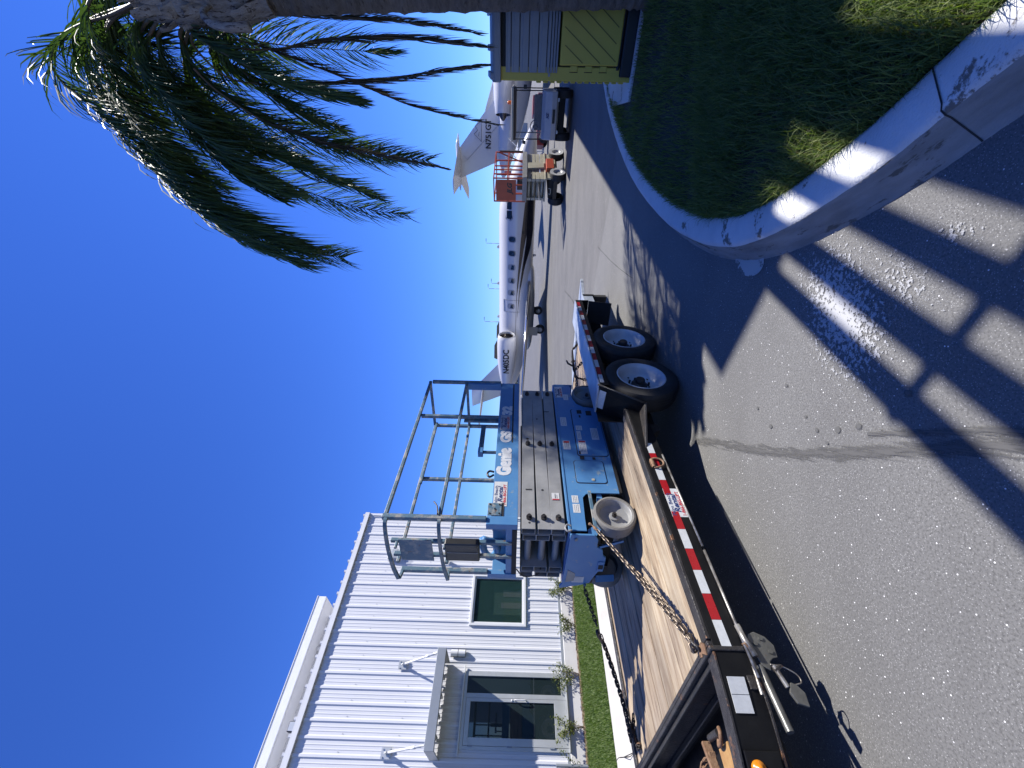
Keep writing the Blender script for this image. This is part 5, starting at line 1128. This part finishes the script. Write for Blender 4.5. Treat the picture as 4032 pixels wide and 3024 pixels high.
for y in(-.70,.70):
    mb=MB(); mb.bar((.70,y,1.0),(.72,y,1.90),.035); obj('roof_post',mb,'black_plastic',GC); mb=MB(); mb.bar((-1.0,y,.95),(-1.05,y,1.90),.035); obj('roof_post',mb,'black_plastic',GC)
    mb=MB(); mb.box(.70,.74,y*1.14-.06,y*1.14+.06,1.55,1.66); obj('mirror',mb,'black_plastic',GC)
mb=MB(); mb.add([(.71,-.67,1.03),(.71,.67,1.03),(.73,.67,1.88),(.73,-.67,1.88)],[(0,1,2,3)]); obj('windshield',mb,'clear_glass',GC,recalc=False)
mb=MB(); mb.tube([(.40+.06*math.sin(a)*0,-.35+.19*math.cos(a),1.22+.17*math.sin(a)) for a in[2*PI*i/20 for i in range(20)]],.014,6,closed=True); mb.cyl((.55,-.35,.95),(.40,-.35,1.22),.02,8); mb.cyl((.395,-.35,1.22),(.41,-.35,1.22),.09,12); obj('steering_wheel',mb,'black_plastic',GC,smooth=True)
mb=MB(); mb.lathe([(.001,.14),(.04,.13),(.055,.10),(.055,0)],14,(.6,.35,2.06),'Z'); obj('beacon',mb,'plastic_orange',GC,smooth=True)
for x in(.55,-.85):
    for y in(-.62,.62):
        mb=MB(); mb.lathe([(.16,-.11),(.26,-.12),(.29,-.09),(.29,.09),(.26,.12),(.16,.11)],24,(x,y,.29)); wl=obj('wheel',mb,'rubber',GC,smooth=True,auto=40); mb=MB(); mb.lathe([(.16,-.07),(.08,-.05),(.001,-.05)],20,(x,y,.29)); mb.lathe([(.16,.07),(.08,.05),(.001,.05)],20,(x,y,.29)); obj('rim',mb,'jet_grey',wl,smooth=True)
mb=MB(); mb.box(-1.2,.8,-.5,.5,.25,.44); obj('chassis',mb,'trailer_black',GC)
# orange platform lift
JL=root('platform_lift',(7.15,16.15,0),math.atan2(.6,.8),'orange railed scissor lift with cream arms parked in front of the white jet','scissor lift')
# local x = rearward (.8,.6), local y = (-.6,.8) left ; near face is y<0.. built with width along -y
WL,LL=.90,2.1
def jl(name,mb,m,**k): return obj(name,mb,m,JL,**k)
# here: local x runs to the lower-right side (length), y from -WL to 0 is the end face seen dark
RJ=Matrix.Rotation(-PI/2,3,'Z')
def jbox(name,x0,x1,y0,y1,z0,z1,m,**k): mb=MB(); mb.box(x0,x1,y0,y1,z0,z1); return jl(name,mb,m,**k)
jbox('chassis',.15,LL-.15,-WL+.08,-.08,.28,.62,'gap_dark'); jbox('chassis_plate',.10,LL-.1,-WL+.02,-WL+.075,.34,.72,'cream_paint',bevel=.01); jbox('chassis_end',.02,.09,-WL+.05,-.05,.30,.44,'dark_steel')
jbox('chassis_top',.0,LL,-WL,0,.725,.79,'cream_paint',bevel=.01)
for k in range(4):
    z=.80+k*.165
    for y in(-WL+.03,-.13):
        mb=MB(); mb.box(.05,LL-.05,y,y+.10,z,z+.14); jl('scissor_arm',mb,'cream_paint',bevel=.006)
    mb=MB(); mb.cyl((.14,-WL+.14,z+.07),(.14,-.14,z+.07),.045,10); jl('cross_tube',mb,'cream_paint',smooth=True)
mb=MB(); mb.prism([(.8,.80),(1.25,.80),(1.15,1.42),(.72,1.42)],-WL-.05,-WL+.02,'Y'); jl('side_cover',mb,'cream_paint')
jbox('engine_tray',.5,1.3,-WL-.16,-WL-.0,.42,.72,'orange_paint',bevel=.02)
jbox('platform_deck',.0,LL,-WL-.02,.02,1.47,1.50,'scissor_grey'); jbox('platform_edge',-.012,.02,-WL-.03,.03,1.45,1.62,'scissor_grey',bevel=.005); jbox('platform_side',.021,LL,-WL-.04,-WL-.02,1.45,1.62,'scissor_grey',bevel=.005)
mb=MB(); mb.box(-.03,-.018,-.86,-.04,1.86,2.62); OP=jl('orange_panel',mb,'orange_paint',bevel=.003)
letters('JLG',.24,'ink_black',OP,(-.0315,-.33,2.02),(0,-1,0),(0,0,1),bold=.014,sx=1.1,shear=.25)
def jr(name,pts,m='orange_paint',w_=.04):
    mb=MB()
    for a,b in zip(pts,pts[1:]): mb.bar(a,b,w_,w_)
    return jl(name,mb,m)
for z in(2.70,2.18,): 
    jr('rail',[(0,0,z),(LL,0,z)]); jr('rail',[(0,-WL,z),(LL,-WL,z)]); jr('rail',[(0,0,z),(0,-WL,z)]); jr('rail',[(LL,0,z),(LL,-WL,z)])
for x in(0,.32,.65,.95,1.4,LL):
    jr('post',[(x,-WL,1.62),(x,-WL,2.70)])
for x in(0,.6,1.25,LL): jr('post',[(x,0,1.5),(x,0,2.70)])
for y in(-.3,-.65): jr('post',[(0,y,1.62),(0,y,1.86)],w_=.035)
jr('gate_brace',[(LL,-WL,2.6),(LL,-.5,1.6)],'orange_paint'); jr('foam_rail',[(LL+.03,-WL-.01,2.55),(LL+.03,-WL-.01,1.62)],'rubber',.07)
mb=MB(); mb.box(.55,.80,-WL-.01,-WL+.12,2.05,2.32); jl('control_box',mb,'cart_white',bevel=.01); mb=MB(); mb.box(.3,.75,-.6,-.3,1.52,1.82); jl('document_box',mb,'black_plastic',bevel=.01)
mb=MB(); mb.tube(smooth_path([(.02,-.8,1.60),(.03,-.6,1.50),(.03,-.45,1.62),(.03,-.3,1.55)],5),.008,5); jl('hose',mb,'black_plastic',smooth=True)
mb=MB(); mb.tube(smooth_path([(-.02,-.55,.62),(-.06,-.55,.55),(-.06,-.35,.55),(-.02,-.35,.62)],5),.015,6); jl('step_handle',mb,'cream_paint',smooth=True)
for x in(.28,LL-.2):
    for y in(-WL-.02,.02):
        s=1 if y<-.5 else -1; mb=MB(); mb.lathe([(.17,-.12),(.27,-.13),(.30,-.10),(.30,.10),(.27,.13),(.17,.12)],28,(x,y,.30)); wl=jl('wheel',mb,'rubber',smooth=True,auto=40); mb=MB(); mb.lathe([(.29,-.131*s),(.17,-.125*s),(.13,-.08*s),(.001,-.08*s)],24,(x,y,.30)); obj('rim',mb,'cart_white',wl,smooth=True,auto=40)
# ------------------------------------------------------------------ aircraft
def loft(sec,n=40,cap=True):
    # sec: (x, zc, ry, rz)
    mb=MB(); vs=[]
    for x,zc,ry,rz in sec:
        for k in range(n): a=2*PI*k/n; vs.append((x,ry*math.cos(a),zc+rz*math.sin(a)))
    fs=[(i*n+k,i*n+(k+1)%n,(i+1)*n+(k+1)%n,(i+1)*n+k) for i in range(len(sec)-1) for k in range(n)]
    if cap: fs+=[tuple(range(n)),tuple((len(sec)-1)*n+k for k in range(n))]
    mb.add(vs,fs); return mb
def dens(sec,m=5):
    P=smooth_path([Vector((a,b,c)) for a,b,c,d in sec],m); D=smooth_path([Vector((a,0,d)) for a,b,c,d in sec],m); return [(p.x,p.y,max(.02,p.z),max(.02,q.z)) for p,q in zip(P,D)]
def surf(name,root_le,root_te,tip_le,tip_te,tr,tt,m,par,span_axis='Y',n=6):
    # lens shaped lifting surface between a root and a tip chord
    mb=MB(); vs=[]
    for (le,te,th) in((root_le,root_te,tr),(tip_le,tip_te,tt)):
        le=Vector(le);te=Vector(te); nrm=Vector((0,0,1)) if span_axis=='Y' else Vector((0,1,0)); ring=[]
        for i in range(n+1): t=i/n; ring.append(le.lerp(te,t)+nrm*th*math.sin(PI*t**.6)*.5)
        for i in range(n-1,0,-1): t=i/n; ring.append(le.lerp(te,t)-nrm*th*math.sin(PI*t**.6)*.5)
        vs+=ring
    k=2*n; mb.add(vs,[(i,(i+1)%k,k+(i+1)%k,k+i) for i in range(k)]+[tuple(range(k)),tuple(range(k,2*k))]); return obj(name,mb,m,par,smooth=True,auto=50)
def swoosh(fus_sec,pts_hi,pts_lo,m,par,off=.006,name='belly_stripe'):
    # painted band wrapped on the starboard side (-Y) between two height lines
    secs=fus_sec; xs=[s[0] for s in secs][::-1] if secs[0][0]>secs[-1][0] else [s[0] for s in secs]
    S_=sorted(secs,key=lambda s:s[0]); X=[s[0] for s in S_]
    def at(x,z):
        zc=np.interp(x,X,[s[1] for s in S_]); ry=np.interp(x,X,[s[2] for s in S_])+off; rz=np.interp(x,X,[s[3] for s in S_])+off
        q=max(-1,min(1,(z-zc)/rz)); return (x,-ry*math.sqrt(max(0,1-q*q)),zc+rz*q)
    mb=MB(); vs=[]; nx=40; nz=6
    xa=max(min(p[0] for p in pts_hi),min(p[0] for p in pts_lo)); xb=min(max(p[0] for p in pts_hi),max(p[0] for p in pts_lo))
    ph=sorted(pts_hi); plw=sorted(pts_lo)
    for i in range(nx+1):
        x=xa+(xb-xa)*i/nx; zh=np.interp(x,[p[0] for p in ph],[p[1] for p in ph]); zl=np.interp(x,[p[0] for p in plw],[p[1] for p in plw])
        for j in range(nz+1): vs.append(at(x,zl+(zh-zl)*j/nz))
    mb.add(vs,[(i*(nz+1)+j,i*(nz+1)+j+1,(i+1)*(nz+1)+j+1,(i+1)*(nz+1)+j) for i in range(nx) for j in range(nz)])
    return obj(name,mb,m,par,smooth=True,recalc=False)
JA=root('business_jet',(4.32,26.75,0),math.atan2(-.53,.848),'nearer white business jet with dark belly swooshes, parked side on','jet')
FS=[(10.62,1.10,.03,.03),(10.45,1.12,.20,.17),(10.0,1.22,.38,.33),(9.3,1.36,.56,.50),(8.5,1.50,.72,.66),(7.7,1.66,.85,.84),(7.0,1.80,.93,.98),(6.2,1.84,.97,1.02),(4.5,1.84,.98,1.02),(1.0,1.84,.98,1.02),(-1.5,1.87,.95,.99),(-3.0,1.98,.80,.86),(-4.4,2.14,.55,.64),(-5.6,2.32,.28,.36),(-6.0,2.40,.10,.14)]
FD=dens(FS,5); FU=obj('fuselage',loft(FD),'jet_white',JA,smooth=True)
def onside(x,z,off=.01):
    S_=sorted(FD,key=lambda s:s[0]); X=[s[0] for s in S_]; zc=np.interp(x,X,[s[1] for s in S_]); ry=np.interp(x,X,[s[2] for s in S_])+off; rz=np.interp(x,X,[s[3] for s in S_])+off; q=max(-1,min(1,(z-zc)/rz)); return Vector((x,-ry*math.sqrt(max(0,1-q*q)),zc+rz*q))
def sidepoly(name,pts,m,par,off=.012): mb=MB(); mb.add([onside(x,z,off) for x,z in pts],[tuple(range(len(pts)))]); return obj(name,mb,m,par,recalc=False)
def rr2(cx,cz,w_,h_,r=.08,n=3):
    return [(cx+sx*(w_/2-r)+r*math.cos(rad(a)),cz+sz*(h_/2-r)+r*math.sin(rad(a))) for sx,sz,a0 in((1,1,0),(-1,1,90),(-1,-1,180),(1,-1,270)) for a in[a0+90*i/n for i in range(n+1)]]
for x in(5.10,4.32,3.52,2.73,1.98,1.12):
    wf=sidepoly('window',rr2(x,2.08,.36,.44,.13),'jet_grey',JA,.008); sidepoly('pane',rr2(x,2.08,.28,.36,.11),'dark_glass' if x in(5.10,4.32) else 'blind_glass' if 0 else 'jet_grey',wf,.014); 
    if x not in(5.10,4.32): sidepoly('pane',[(x-.13,1.95),(x+.12,1.95),(x+.13,2.08),(x-.12,2.15)],'dark_glass',wf,.016)
def sideline(name,pts,wd,m,par,off=.011):
    mb=MB()
    for (xa,za),(xb,zb) in zip(pts,pts[1:]):
        n_=max(1,int(math.hypot(xb-xa,zb-za)/.15)); 
        for i in range(n_):
            p=onside(xa+(xb-xa)*i/n_,za+(zb-za)*i/n_,off); q=onside(xa+(xb-xa)*(i+1)/n_,za+(zb-za)*(i+1)/n_,off); mb.bar(p,q,wd,wd*.5)
    return obj(name,mb,m,par)
sideline('hatch_outline',[(1.50,2.55),(.74,2.53),(.76,1.55),(1.50,1.55),(1.50,2.55)],.03,'jet_grey',JA)
ck=sidepoly('cockpit_window',[(7.25,2.12),(7.05,2.44),(6.15,2.46),(6.05,2.18),(6.2,2.05)],'jet_grey',JA,.01); sidepoly('pane',[(6.60,2.12),(6.60,2.40),(6.20,2.40),(6.14,2.19),(6.24,2.10)],'dark_glass',ck,.016); sidepoly('pane',[(7.15,2.14),(7.0,2.39),(6.66,2.40),(6.66,2.13)],'dark_glass',ck,.016)
swoosh(FD,[(9.0,1.20),(6.9,1.42),(5.0,1.60),(3.0,1.72),(1.6,1.78),(-1,1.79)],[(9.0,.9),(6.9,.95),(5.0,1.34),(3.0,1.62),(1.6,1.745),(-1,1.775)],'jet_bronze',JA,.006)
swoosh(FD,[(9.0,1.05),(6.9,1.25),(5.0,1.28),(3.5,1.47),(2.0,1.63),(.4,1.70)],[(9.0,.86),(6.9,.86),(5.5,.90),(4.6,1.02),(3.5,1.33),(2.0,1.56),(.4,1.69)],'jet_black',JA,.010)
sidepoly('vent',[(5.55,1.42),(5.40,1.42),(5.40,1.52),(5.55,1.52)],'gap_dark',JA,.012)
# wings, tail
surf('wing',(2.6,-.6,1.02),(-1.2,-.6,1.02),(-1.0,-7.6,1.38),(-2.0,-7.6,1.38),.30,.10,'jet_white',JA); surf('wing',(2.6,.6,1.02),(-1.2,.6,1.02),(-1.0,7.6,1.38),(-2.0,7.6,1.38),.30,.10,'jet_white',JA)
mb=MB(); mb.tube([(2.62,-.8,1.03),(-.98,-7.6,1.385)],[.085,.04],10); obj('leading_edge',mb,'chrome',JA,smooth=True)
mb=MB(); 
for q in loft(dens([(3.6,1.0,.15,.1),(3.0,.98,.7,.28),(1,.96,.9,.34),(-1.5,.98,.8,.3),(-2.3,1.05,.2,.1)],4)).v: mb.v.append(q)
o=loft(dens([(3.6,1.0,.15,.1),(3.0,.98,.7,.28),(1,.96,.9,.34),(-1.5,.98,.8,.3),(-2.3,1.05,.2,.1)],4)); obj('belly_fairing',o,'jet_white',JA,smooth=True)
surf('fin',(-3.2,0,2.7),(-6.1,0,2.7),(-5.7,0,4.85),(-7.1,0,4.85),.28,.14,'jet_white',JA,'Z'); surf('tailplane',(-5.4,-.1,4.05),(-6.7,-.1,4.05),(-6.3,-2.9,4.1),(-7.0,-2.9,4.1),.14,.07,'jet_white',JA); surf('tailplane',(-5.4,.1,4.05),(-6.7,.1,4.05),(-6.3,2.9,4.1),(-7.0,2.9,4.1),.14,.07,'jet_white',JA)
for s in(-1,1):
    y=s*1.50; n_=32; mb=MB(); prf=[(-.55,.46),(-.55,.50),(-.58,.54),(-.75,.575),(-1.3,.61),(-2.2,.60),(-3.2,.50),(-4.1,.36),(-4.15,.33)]
    mb.lathe([(r,x) for x,r in prf],n_,(0,y,2.32),'X'); nc=obj('engine',mb,'jet_white',JA,smooth=True)
    mb=MB(); mb.lathe([(.545,-.60),(.52,-.545),(.49,-.535),(.46,-.56),(.44,-.66)],n_,(0,y,2.32),'X'); obj('intake_lip',mb,'chrome' if s>0 else 'jet_grey',nc,smooth=True)
    mb=MB(); mb.lathe([(.44,-.66),(.42,-1.2),(.12,-1.15),(.001,-1.0)],n_,(0,y,2.32),'X'); obj('fan',mb,'jet_bronze',nc,smooth=True)
    mb=MB(); mb.box(-3.1,-1.2,min(y*.55,y*.75),max(y*.55,y*.75),2.22,2.40); obj('pylon',mb,'jet_white',nc,bevel=.03)
    if s<0: 
        e=letters('N405DC',.52,'ink_black',nc,(-3.06,-2.13,2.16),(1,0,0),(0,0,1),bold=.012,sx=.92); ML=LASTM[0].copy(); MI=ML.inverted()
        for v in e.data.vertices:
            q=ML@v.co; rx=float(np.interp(-q.x,[.55,1.3,2.2,3.2,4.1],[.54,.61,.60,.50,.36]))+.034; q.y=-1.5-math.sqrt(max(.02,rx*rx-(q.z-2.32)**2)); v.co=MI@q
    mb=MB(); mb.prism([(-.9,0),(-1.3,.18),(-2.2,.20),(-2.3,0)],y-.02,y+.02,'Y'); mb.v=[(x,yy,z+2.92) for x,yy,z in mb.v]; obj('scoop',mb,'jet_black',nc)
for s,gx in((-1,-.1),(1,-.1)):
    mb=MB(); mb.bar((gx,s*1.5,.95),(gx+.1,s*1.45,.30),.09,.09); st=obj('main_gear_leg',mb,'dark_steel',JA); mb=MB(); mb.lathe([(.12,-.1),(.26,-.11),(.29,-.07),(.29,.07),(.26,.11),(.12,.1)],20,(gx,s*1.52,.29)); o=obj('tyre',mb,'rubber',st,smooth=True,auto=40)
    mb=MB(); mb.lathe([(.15,-.112),(.10,-.09),(.001,-.09)],16,(gx,s*1.52,.29)); obj('hub',mb,'jet_grey',st,smooth=True)
    mb=MB(); mb.box(gx-.35,gx+.2,s*1.70-.01,s*1.70+.01,.42,1.0); obj('gear_door',mb,'jet_grey',st)
mb=MB(); mb.cyl((8.6,0,1.2),(8.65,0,.25),.05,8); ng=obj('nose_gear_leg',mb,'dark_steel',JA)
for y in(-.12,.12): mb=MB(); mb.lathe([(.05,-.06),(.2,-.06),(.22,-.03),(.22,.03),(.2,.06),(.05,.06)],18,(8.65,y,.22)); obj('nose_wheel',mb,'rubber',ng,smooth=True,auto=40)
for x in(4.6,2.4,.2,7.4): 
    mb=MB(); mb.prism([(x,2.84),(x-.10,2.98),(x-.22,2.98),(x-.25,2.84)],-.01,.01,'Y'); obj('blade_antenna',mb,'jet_white',JA)
for x in(4.1,2.2,.9):
    mb=MB(); mb.prism([(x,.85),(x-.05,.66),(x-.14,.66),(x-.2,.85)],-.01,.01,'Y'); obj('belly_antenna',mb,'jet_white',JA)
# second jet: T tail with registration
JB=root('business_jet',(21.0,31.3,0),math.atan2(-.35,.937),'white business jet with a tall T tail, farther away behind the orange lift','jet')
F2=[(12.0,2.2,.9,1.1),(6,2.2,1.15,1.30),(2.0,2.25,1.15,1.28),(-.5,2.45,.95,1.05),(-2.6,2.75,.55,.70),(-4.4,3.0,.22,.32),(-4.8,3.05,.05,.08)]
obj('fuselage',loft(dens(F2,5)),'jet_white',JB,smooth=True)
fn=surf('fin',(1.3,0,3.2),(-3.5,0,3.0),(-2.9,0,6.62),(-4.9,0,6.45),.34,.2,'jet_white',JB,'Z')
surf('dorsal',(3.4,0,3.40),(1.0,0,3.35),(-.2,0,4.5),(-.6,0,4.4),.12,.08,'jet_white',JB,'Z')
surf('tailplane',(-2.5,-.05,6.55),(-5.3,-.05,6.45),(-5.4,-5.0,6.35),(-6.5,-5.0,6.33),.22,.10,'jet_white',JB); surf('tailplane',(-2.5,.05,6.55),(-5.3,.05,6.45),(-5.0,4.2,6.35),(-6.2,4.2,6.33),.22,.10,'jet_white',JB)
mb=MB(); mb.tube([(-1.8,0,6.60),(-2.6,0,6.66),(-5.2,0,6.55),(-5.8,0,6.5)],[.03,.16,.16,.03],10); obj('bullet_fairing',mb,'jet_white',JB,smooth=True)
letters('N751GT',.58,'ink_black',fn,(-2.85,-.185,4.05),(1,0,0),(0,0,1),bold=.014,sx=.95)
mb=MB()
for a,b in(((-2.35,4.78),(-1.85,5.35)),((-1.85,5.35),(-1.6,5.05)),((-1.6,5.05),(-1.35,5.25)),((-1.35,5.25),(-.95,4.78)),((-.95,4.78),(-2.35,4.78)),((-2.0,5.0),(-1.7,4.95))): mb.bar((a[0],-.19,a[1]),(b[0],-.19,b[1]),.02,.035,up=(0,1,0))
obj('mountain_emblem',mb,'ink_black',fn)
mb=MB()
for a,b in(((-1.1,3.35),(-3.6,5.9)),((-3.6,5.9),(-3.3,6.2)),((-1.1,3.35),(-2.1,3.3))): mb.bar((a[0],-.175,a[1]),(b[0],-.13,b[1]),.02,.03,up=(0,1,0))
obj('rudder_gap',mb,'jet_grey',fn)
for s in(-1,1):
    y=s*1.95; mb=MB(); mb.lathe([(.55,3.6),(.60,3.5),(.70,2.8),(.74,1.4),(.68,0),(.56,-.92),(.53,-.95)],28,(0,y,3.05),'X'); nc=obj('engine',mb,'jet_white',JB,smooth=True); mb=MB(); mb.lathe([(.53,-.93),(.47,-.6),(.28,-.7),(.24,-1.1),(.1,-1.3),(.001,-1.35)],28,(0,y,3.05),'X'); obj('exhaust',mb,'jet_bronze',nc,smooth=True)
    mb=MB(); mb.box(-.3,2.6,min(y*.5,y*.7),max(y*.5,y*.7),2.95,3.15); obj('pylon',mb,'jet_white',nc)
surf('wing',(6.5,-.8,1.35),(1.5,-.8,1.35),(1.6,-9.0,1.9),(.3,-9.0,1.9),.4,.12,'jet_white',JB); surf('wing',(6.5,.8,1.35),(1.5,.8,1.35),(1.6,9.0,1.9),(.3,9.0,1.9),.4,.12,'jet_white',JB)
surf('winglet',(1.7,-9.0,1.9),(.4,-9.0,1.9),(.5,-9.35,3.0),(-.2,-9.35,3.0),.1,.05,'jet_white',JB,'Z')
for s in(-1,1):
    mb=MB(); mb.bar((3.6,s*1.5,1.3),(3.6,s*1.5,.4),.1,.1); st=obj('main_gear_leg',mb,'dark_steel',JB); mb=MB(); mb.lathe([(.12,-.1),(.3,-.11),(.33,0),(.3,.11),(.12,.1)],18,(3.6,s*1.5,.33)); obj('tyre',mb,'rubber',st,smooth=True)
# small ground equipment behind the nose
TG=root('tow_tractor',(16.3,26.0,0),rad(160),'low dark red tow tractor beyond the nose of the nearer jet','tow tractor')
mb=MB(); mb.box(-1.6,1.2,-.7,.7,.3,.75); mb.box(-1.5,-.5,-.6,.6,.751,1.05); obj('body',mb,'red_paint',TG,bevel=.04)
for x in(-1.1,.8):
    for y in(-.7,.7): mb=MB(); mb.lathe([(.1,-.1),(.28,-.1),(.3,0),(.28,.1),(.1,.1)],16,(x,y,.3)); obj('wheel',mb,'rubber',TG,smooth=True)
mb=MB(); mb.box(-.5,.1,-.35,.35,.751,.95); obj('seat',mb,'black_plastic',TG,bevel=.03)
for i,(x,y) in enumerate(((13.9,25.5),(12.9,25.2))):
    t=root('chock_cart',(x,y,0),.4*i,('red and white striped wheeled chock stand right of the tow tractor' if i==0 else 'red chock stand with white base nearest the orange lift'),'cart')
    mb=MB(); mb.box(-.25,.25,-.2,.2,.12,.42); obj('box',mb,'tape_red',t,bevel=.02); mb=MB(); mb.box(-.28,.28,-.22,.22,.421,.52); obj('tray',mb,'cart_white',t,bevel=.02); mb=MB(); mb.cyl((0,-.24,.12),(0,.24,.12),.10,12); obj('wheels',mb,'rubber',t)
t=root('apron_stair',(15.6,29.2,0),rad(20),'white wheeled boarding stair standing behind the utility cart','stair')
for k in range(6): mb=MB(); mb.box(k*.3,k*.3+.3,-.5,.5,.3+k*.25,.34+k*.25); obj('tread',mb,'scissor_grey',t)
for y in(-.5,.5):
    mb=MB(); mb.bar((0,y,.3),(1.8,y,1.8),.05); mb.bar((0,y,1.2),(1.8,y,2.6),.04); mb.bar((0,y,.3),(0,y,1.2),.04); mb.bar((1.8,y,0),(1.8,y,2.6),.05); mb.bar((.9,y,1.05),(.9,y,1.9),.04); obj('side_frame',mb,'cart_white',t)
# far tree line and long low buildings
rr=random.Random(9); V=[];F=[]
for i in range(26):
    x0=-60+i*9.5+rr.uniform(-3,3); y0=170+rr.uniform(-8,14); h=rr.uniform(3.0,5.2); w_=rr.uniform(3.2,6)
    for j in range(260):
        a=rr.uniform(0,2*PI); u=rr.uniform(-1,1); r=rr.uniform(.4,1)**.5*w_*(.7+.35*math.sin(a*3+i)); q_=math.sqrt(1-u*u*.8)
        p=Vector((x0+math.cos(a)*r*q_,y0+math.sin(a)*r*q_,h*.55+u*h*.42+rr.gauss(0,.15)))
        s_=rr.uniform(.25,.6); q=Vector((rr.gauss(0,1),rr.gauss(0,1),rr.gauss(0,1))).normalized(); e=q.orthogonal().normalized(); f=q.cross(e); k0=len(V); V+=[tuple(p-e*s_),tuple(p+f*s_*.7),tuple(p+e*s_),tuple(p-f*s_*.7)]; F.append((k0,k0+1,k0+2,k0+3))
mb=MB(); mb.v=V; mb.f=F; obj('tree_line',mb,'far_green',recalc=False,kind='stuff',label='low dark green tree line far beyond the parked jets',cat='trees')
for i,(x,y,wd,h,dp) in enumerate(((62,120,26,2.6,10),(30,175,40,4.0,12),(-8,180,30,3.6,12))):
    t=root('distant_hangar',(x,y,0),rad(-8),('low pale hangar far across the field at the right','long grey hangar on the far side of the airfield, in the middle','grey far hangar at the left, seen beneath the nearer jet')[i],'building')
    mb=MB(); mb.box(-wd/2,wd/2,0,dp,0,h); obj('wall',mb,'hangar_metal',t); mb=MB(); mb.prism([(-.5,h+.02),(dp/2,h+.9),(dp+.5,h+.02)],-wd/2-.4,wd/2+.4,'X'); obj('roof',mb,'white_wall' if i else 'frame_grey',t)
    for k in range(3): mb=MB(); mb.box(-wd/2+3+k*wd/3.2,-wd/2+6+k*wd/3.2,-.05,0,0,h*.7); obj('door',mb,'gap_dark' if k==1 else 'frame_grey',t)
base=None
for i,(px,hh) in enumerate(((68.0,17.5),(48.6,14.5),(46.0,16.0),(30.0,17.5))):
    lb=('apron light mast farthest right above the jet cabin','shorter of the two close apron light masts above the jet','taller of the two close apron light masts above the jet','apron light mast nearest the jet engine')[i]
    t=root('light_mast',(px,200,0),0,lb,'lamp post','light masts across the airfield')
    mb=MB(); mb.tube([(0,0,0),(0,0,hh)],[.22,.10],8); obj('pole',mb,'pole_grey',t,smooth=True); mb=MB(); mb.bar((0,0,hh),(1.6,0,hh+.1),.1,.1); mb.box(1.0,2.2,-.3,.3,hh+.0,hh+.22); obj('lamp_arm',mb,'pole_grey',t)
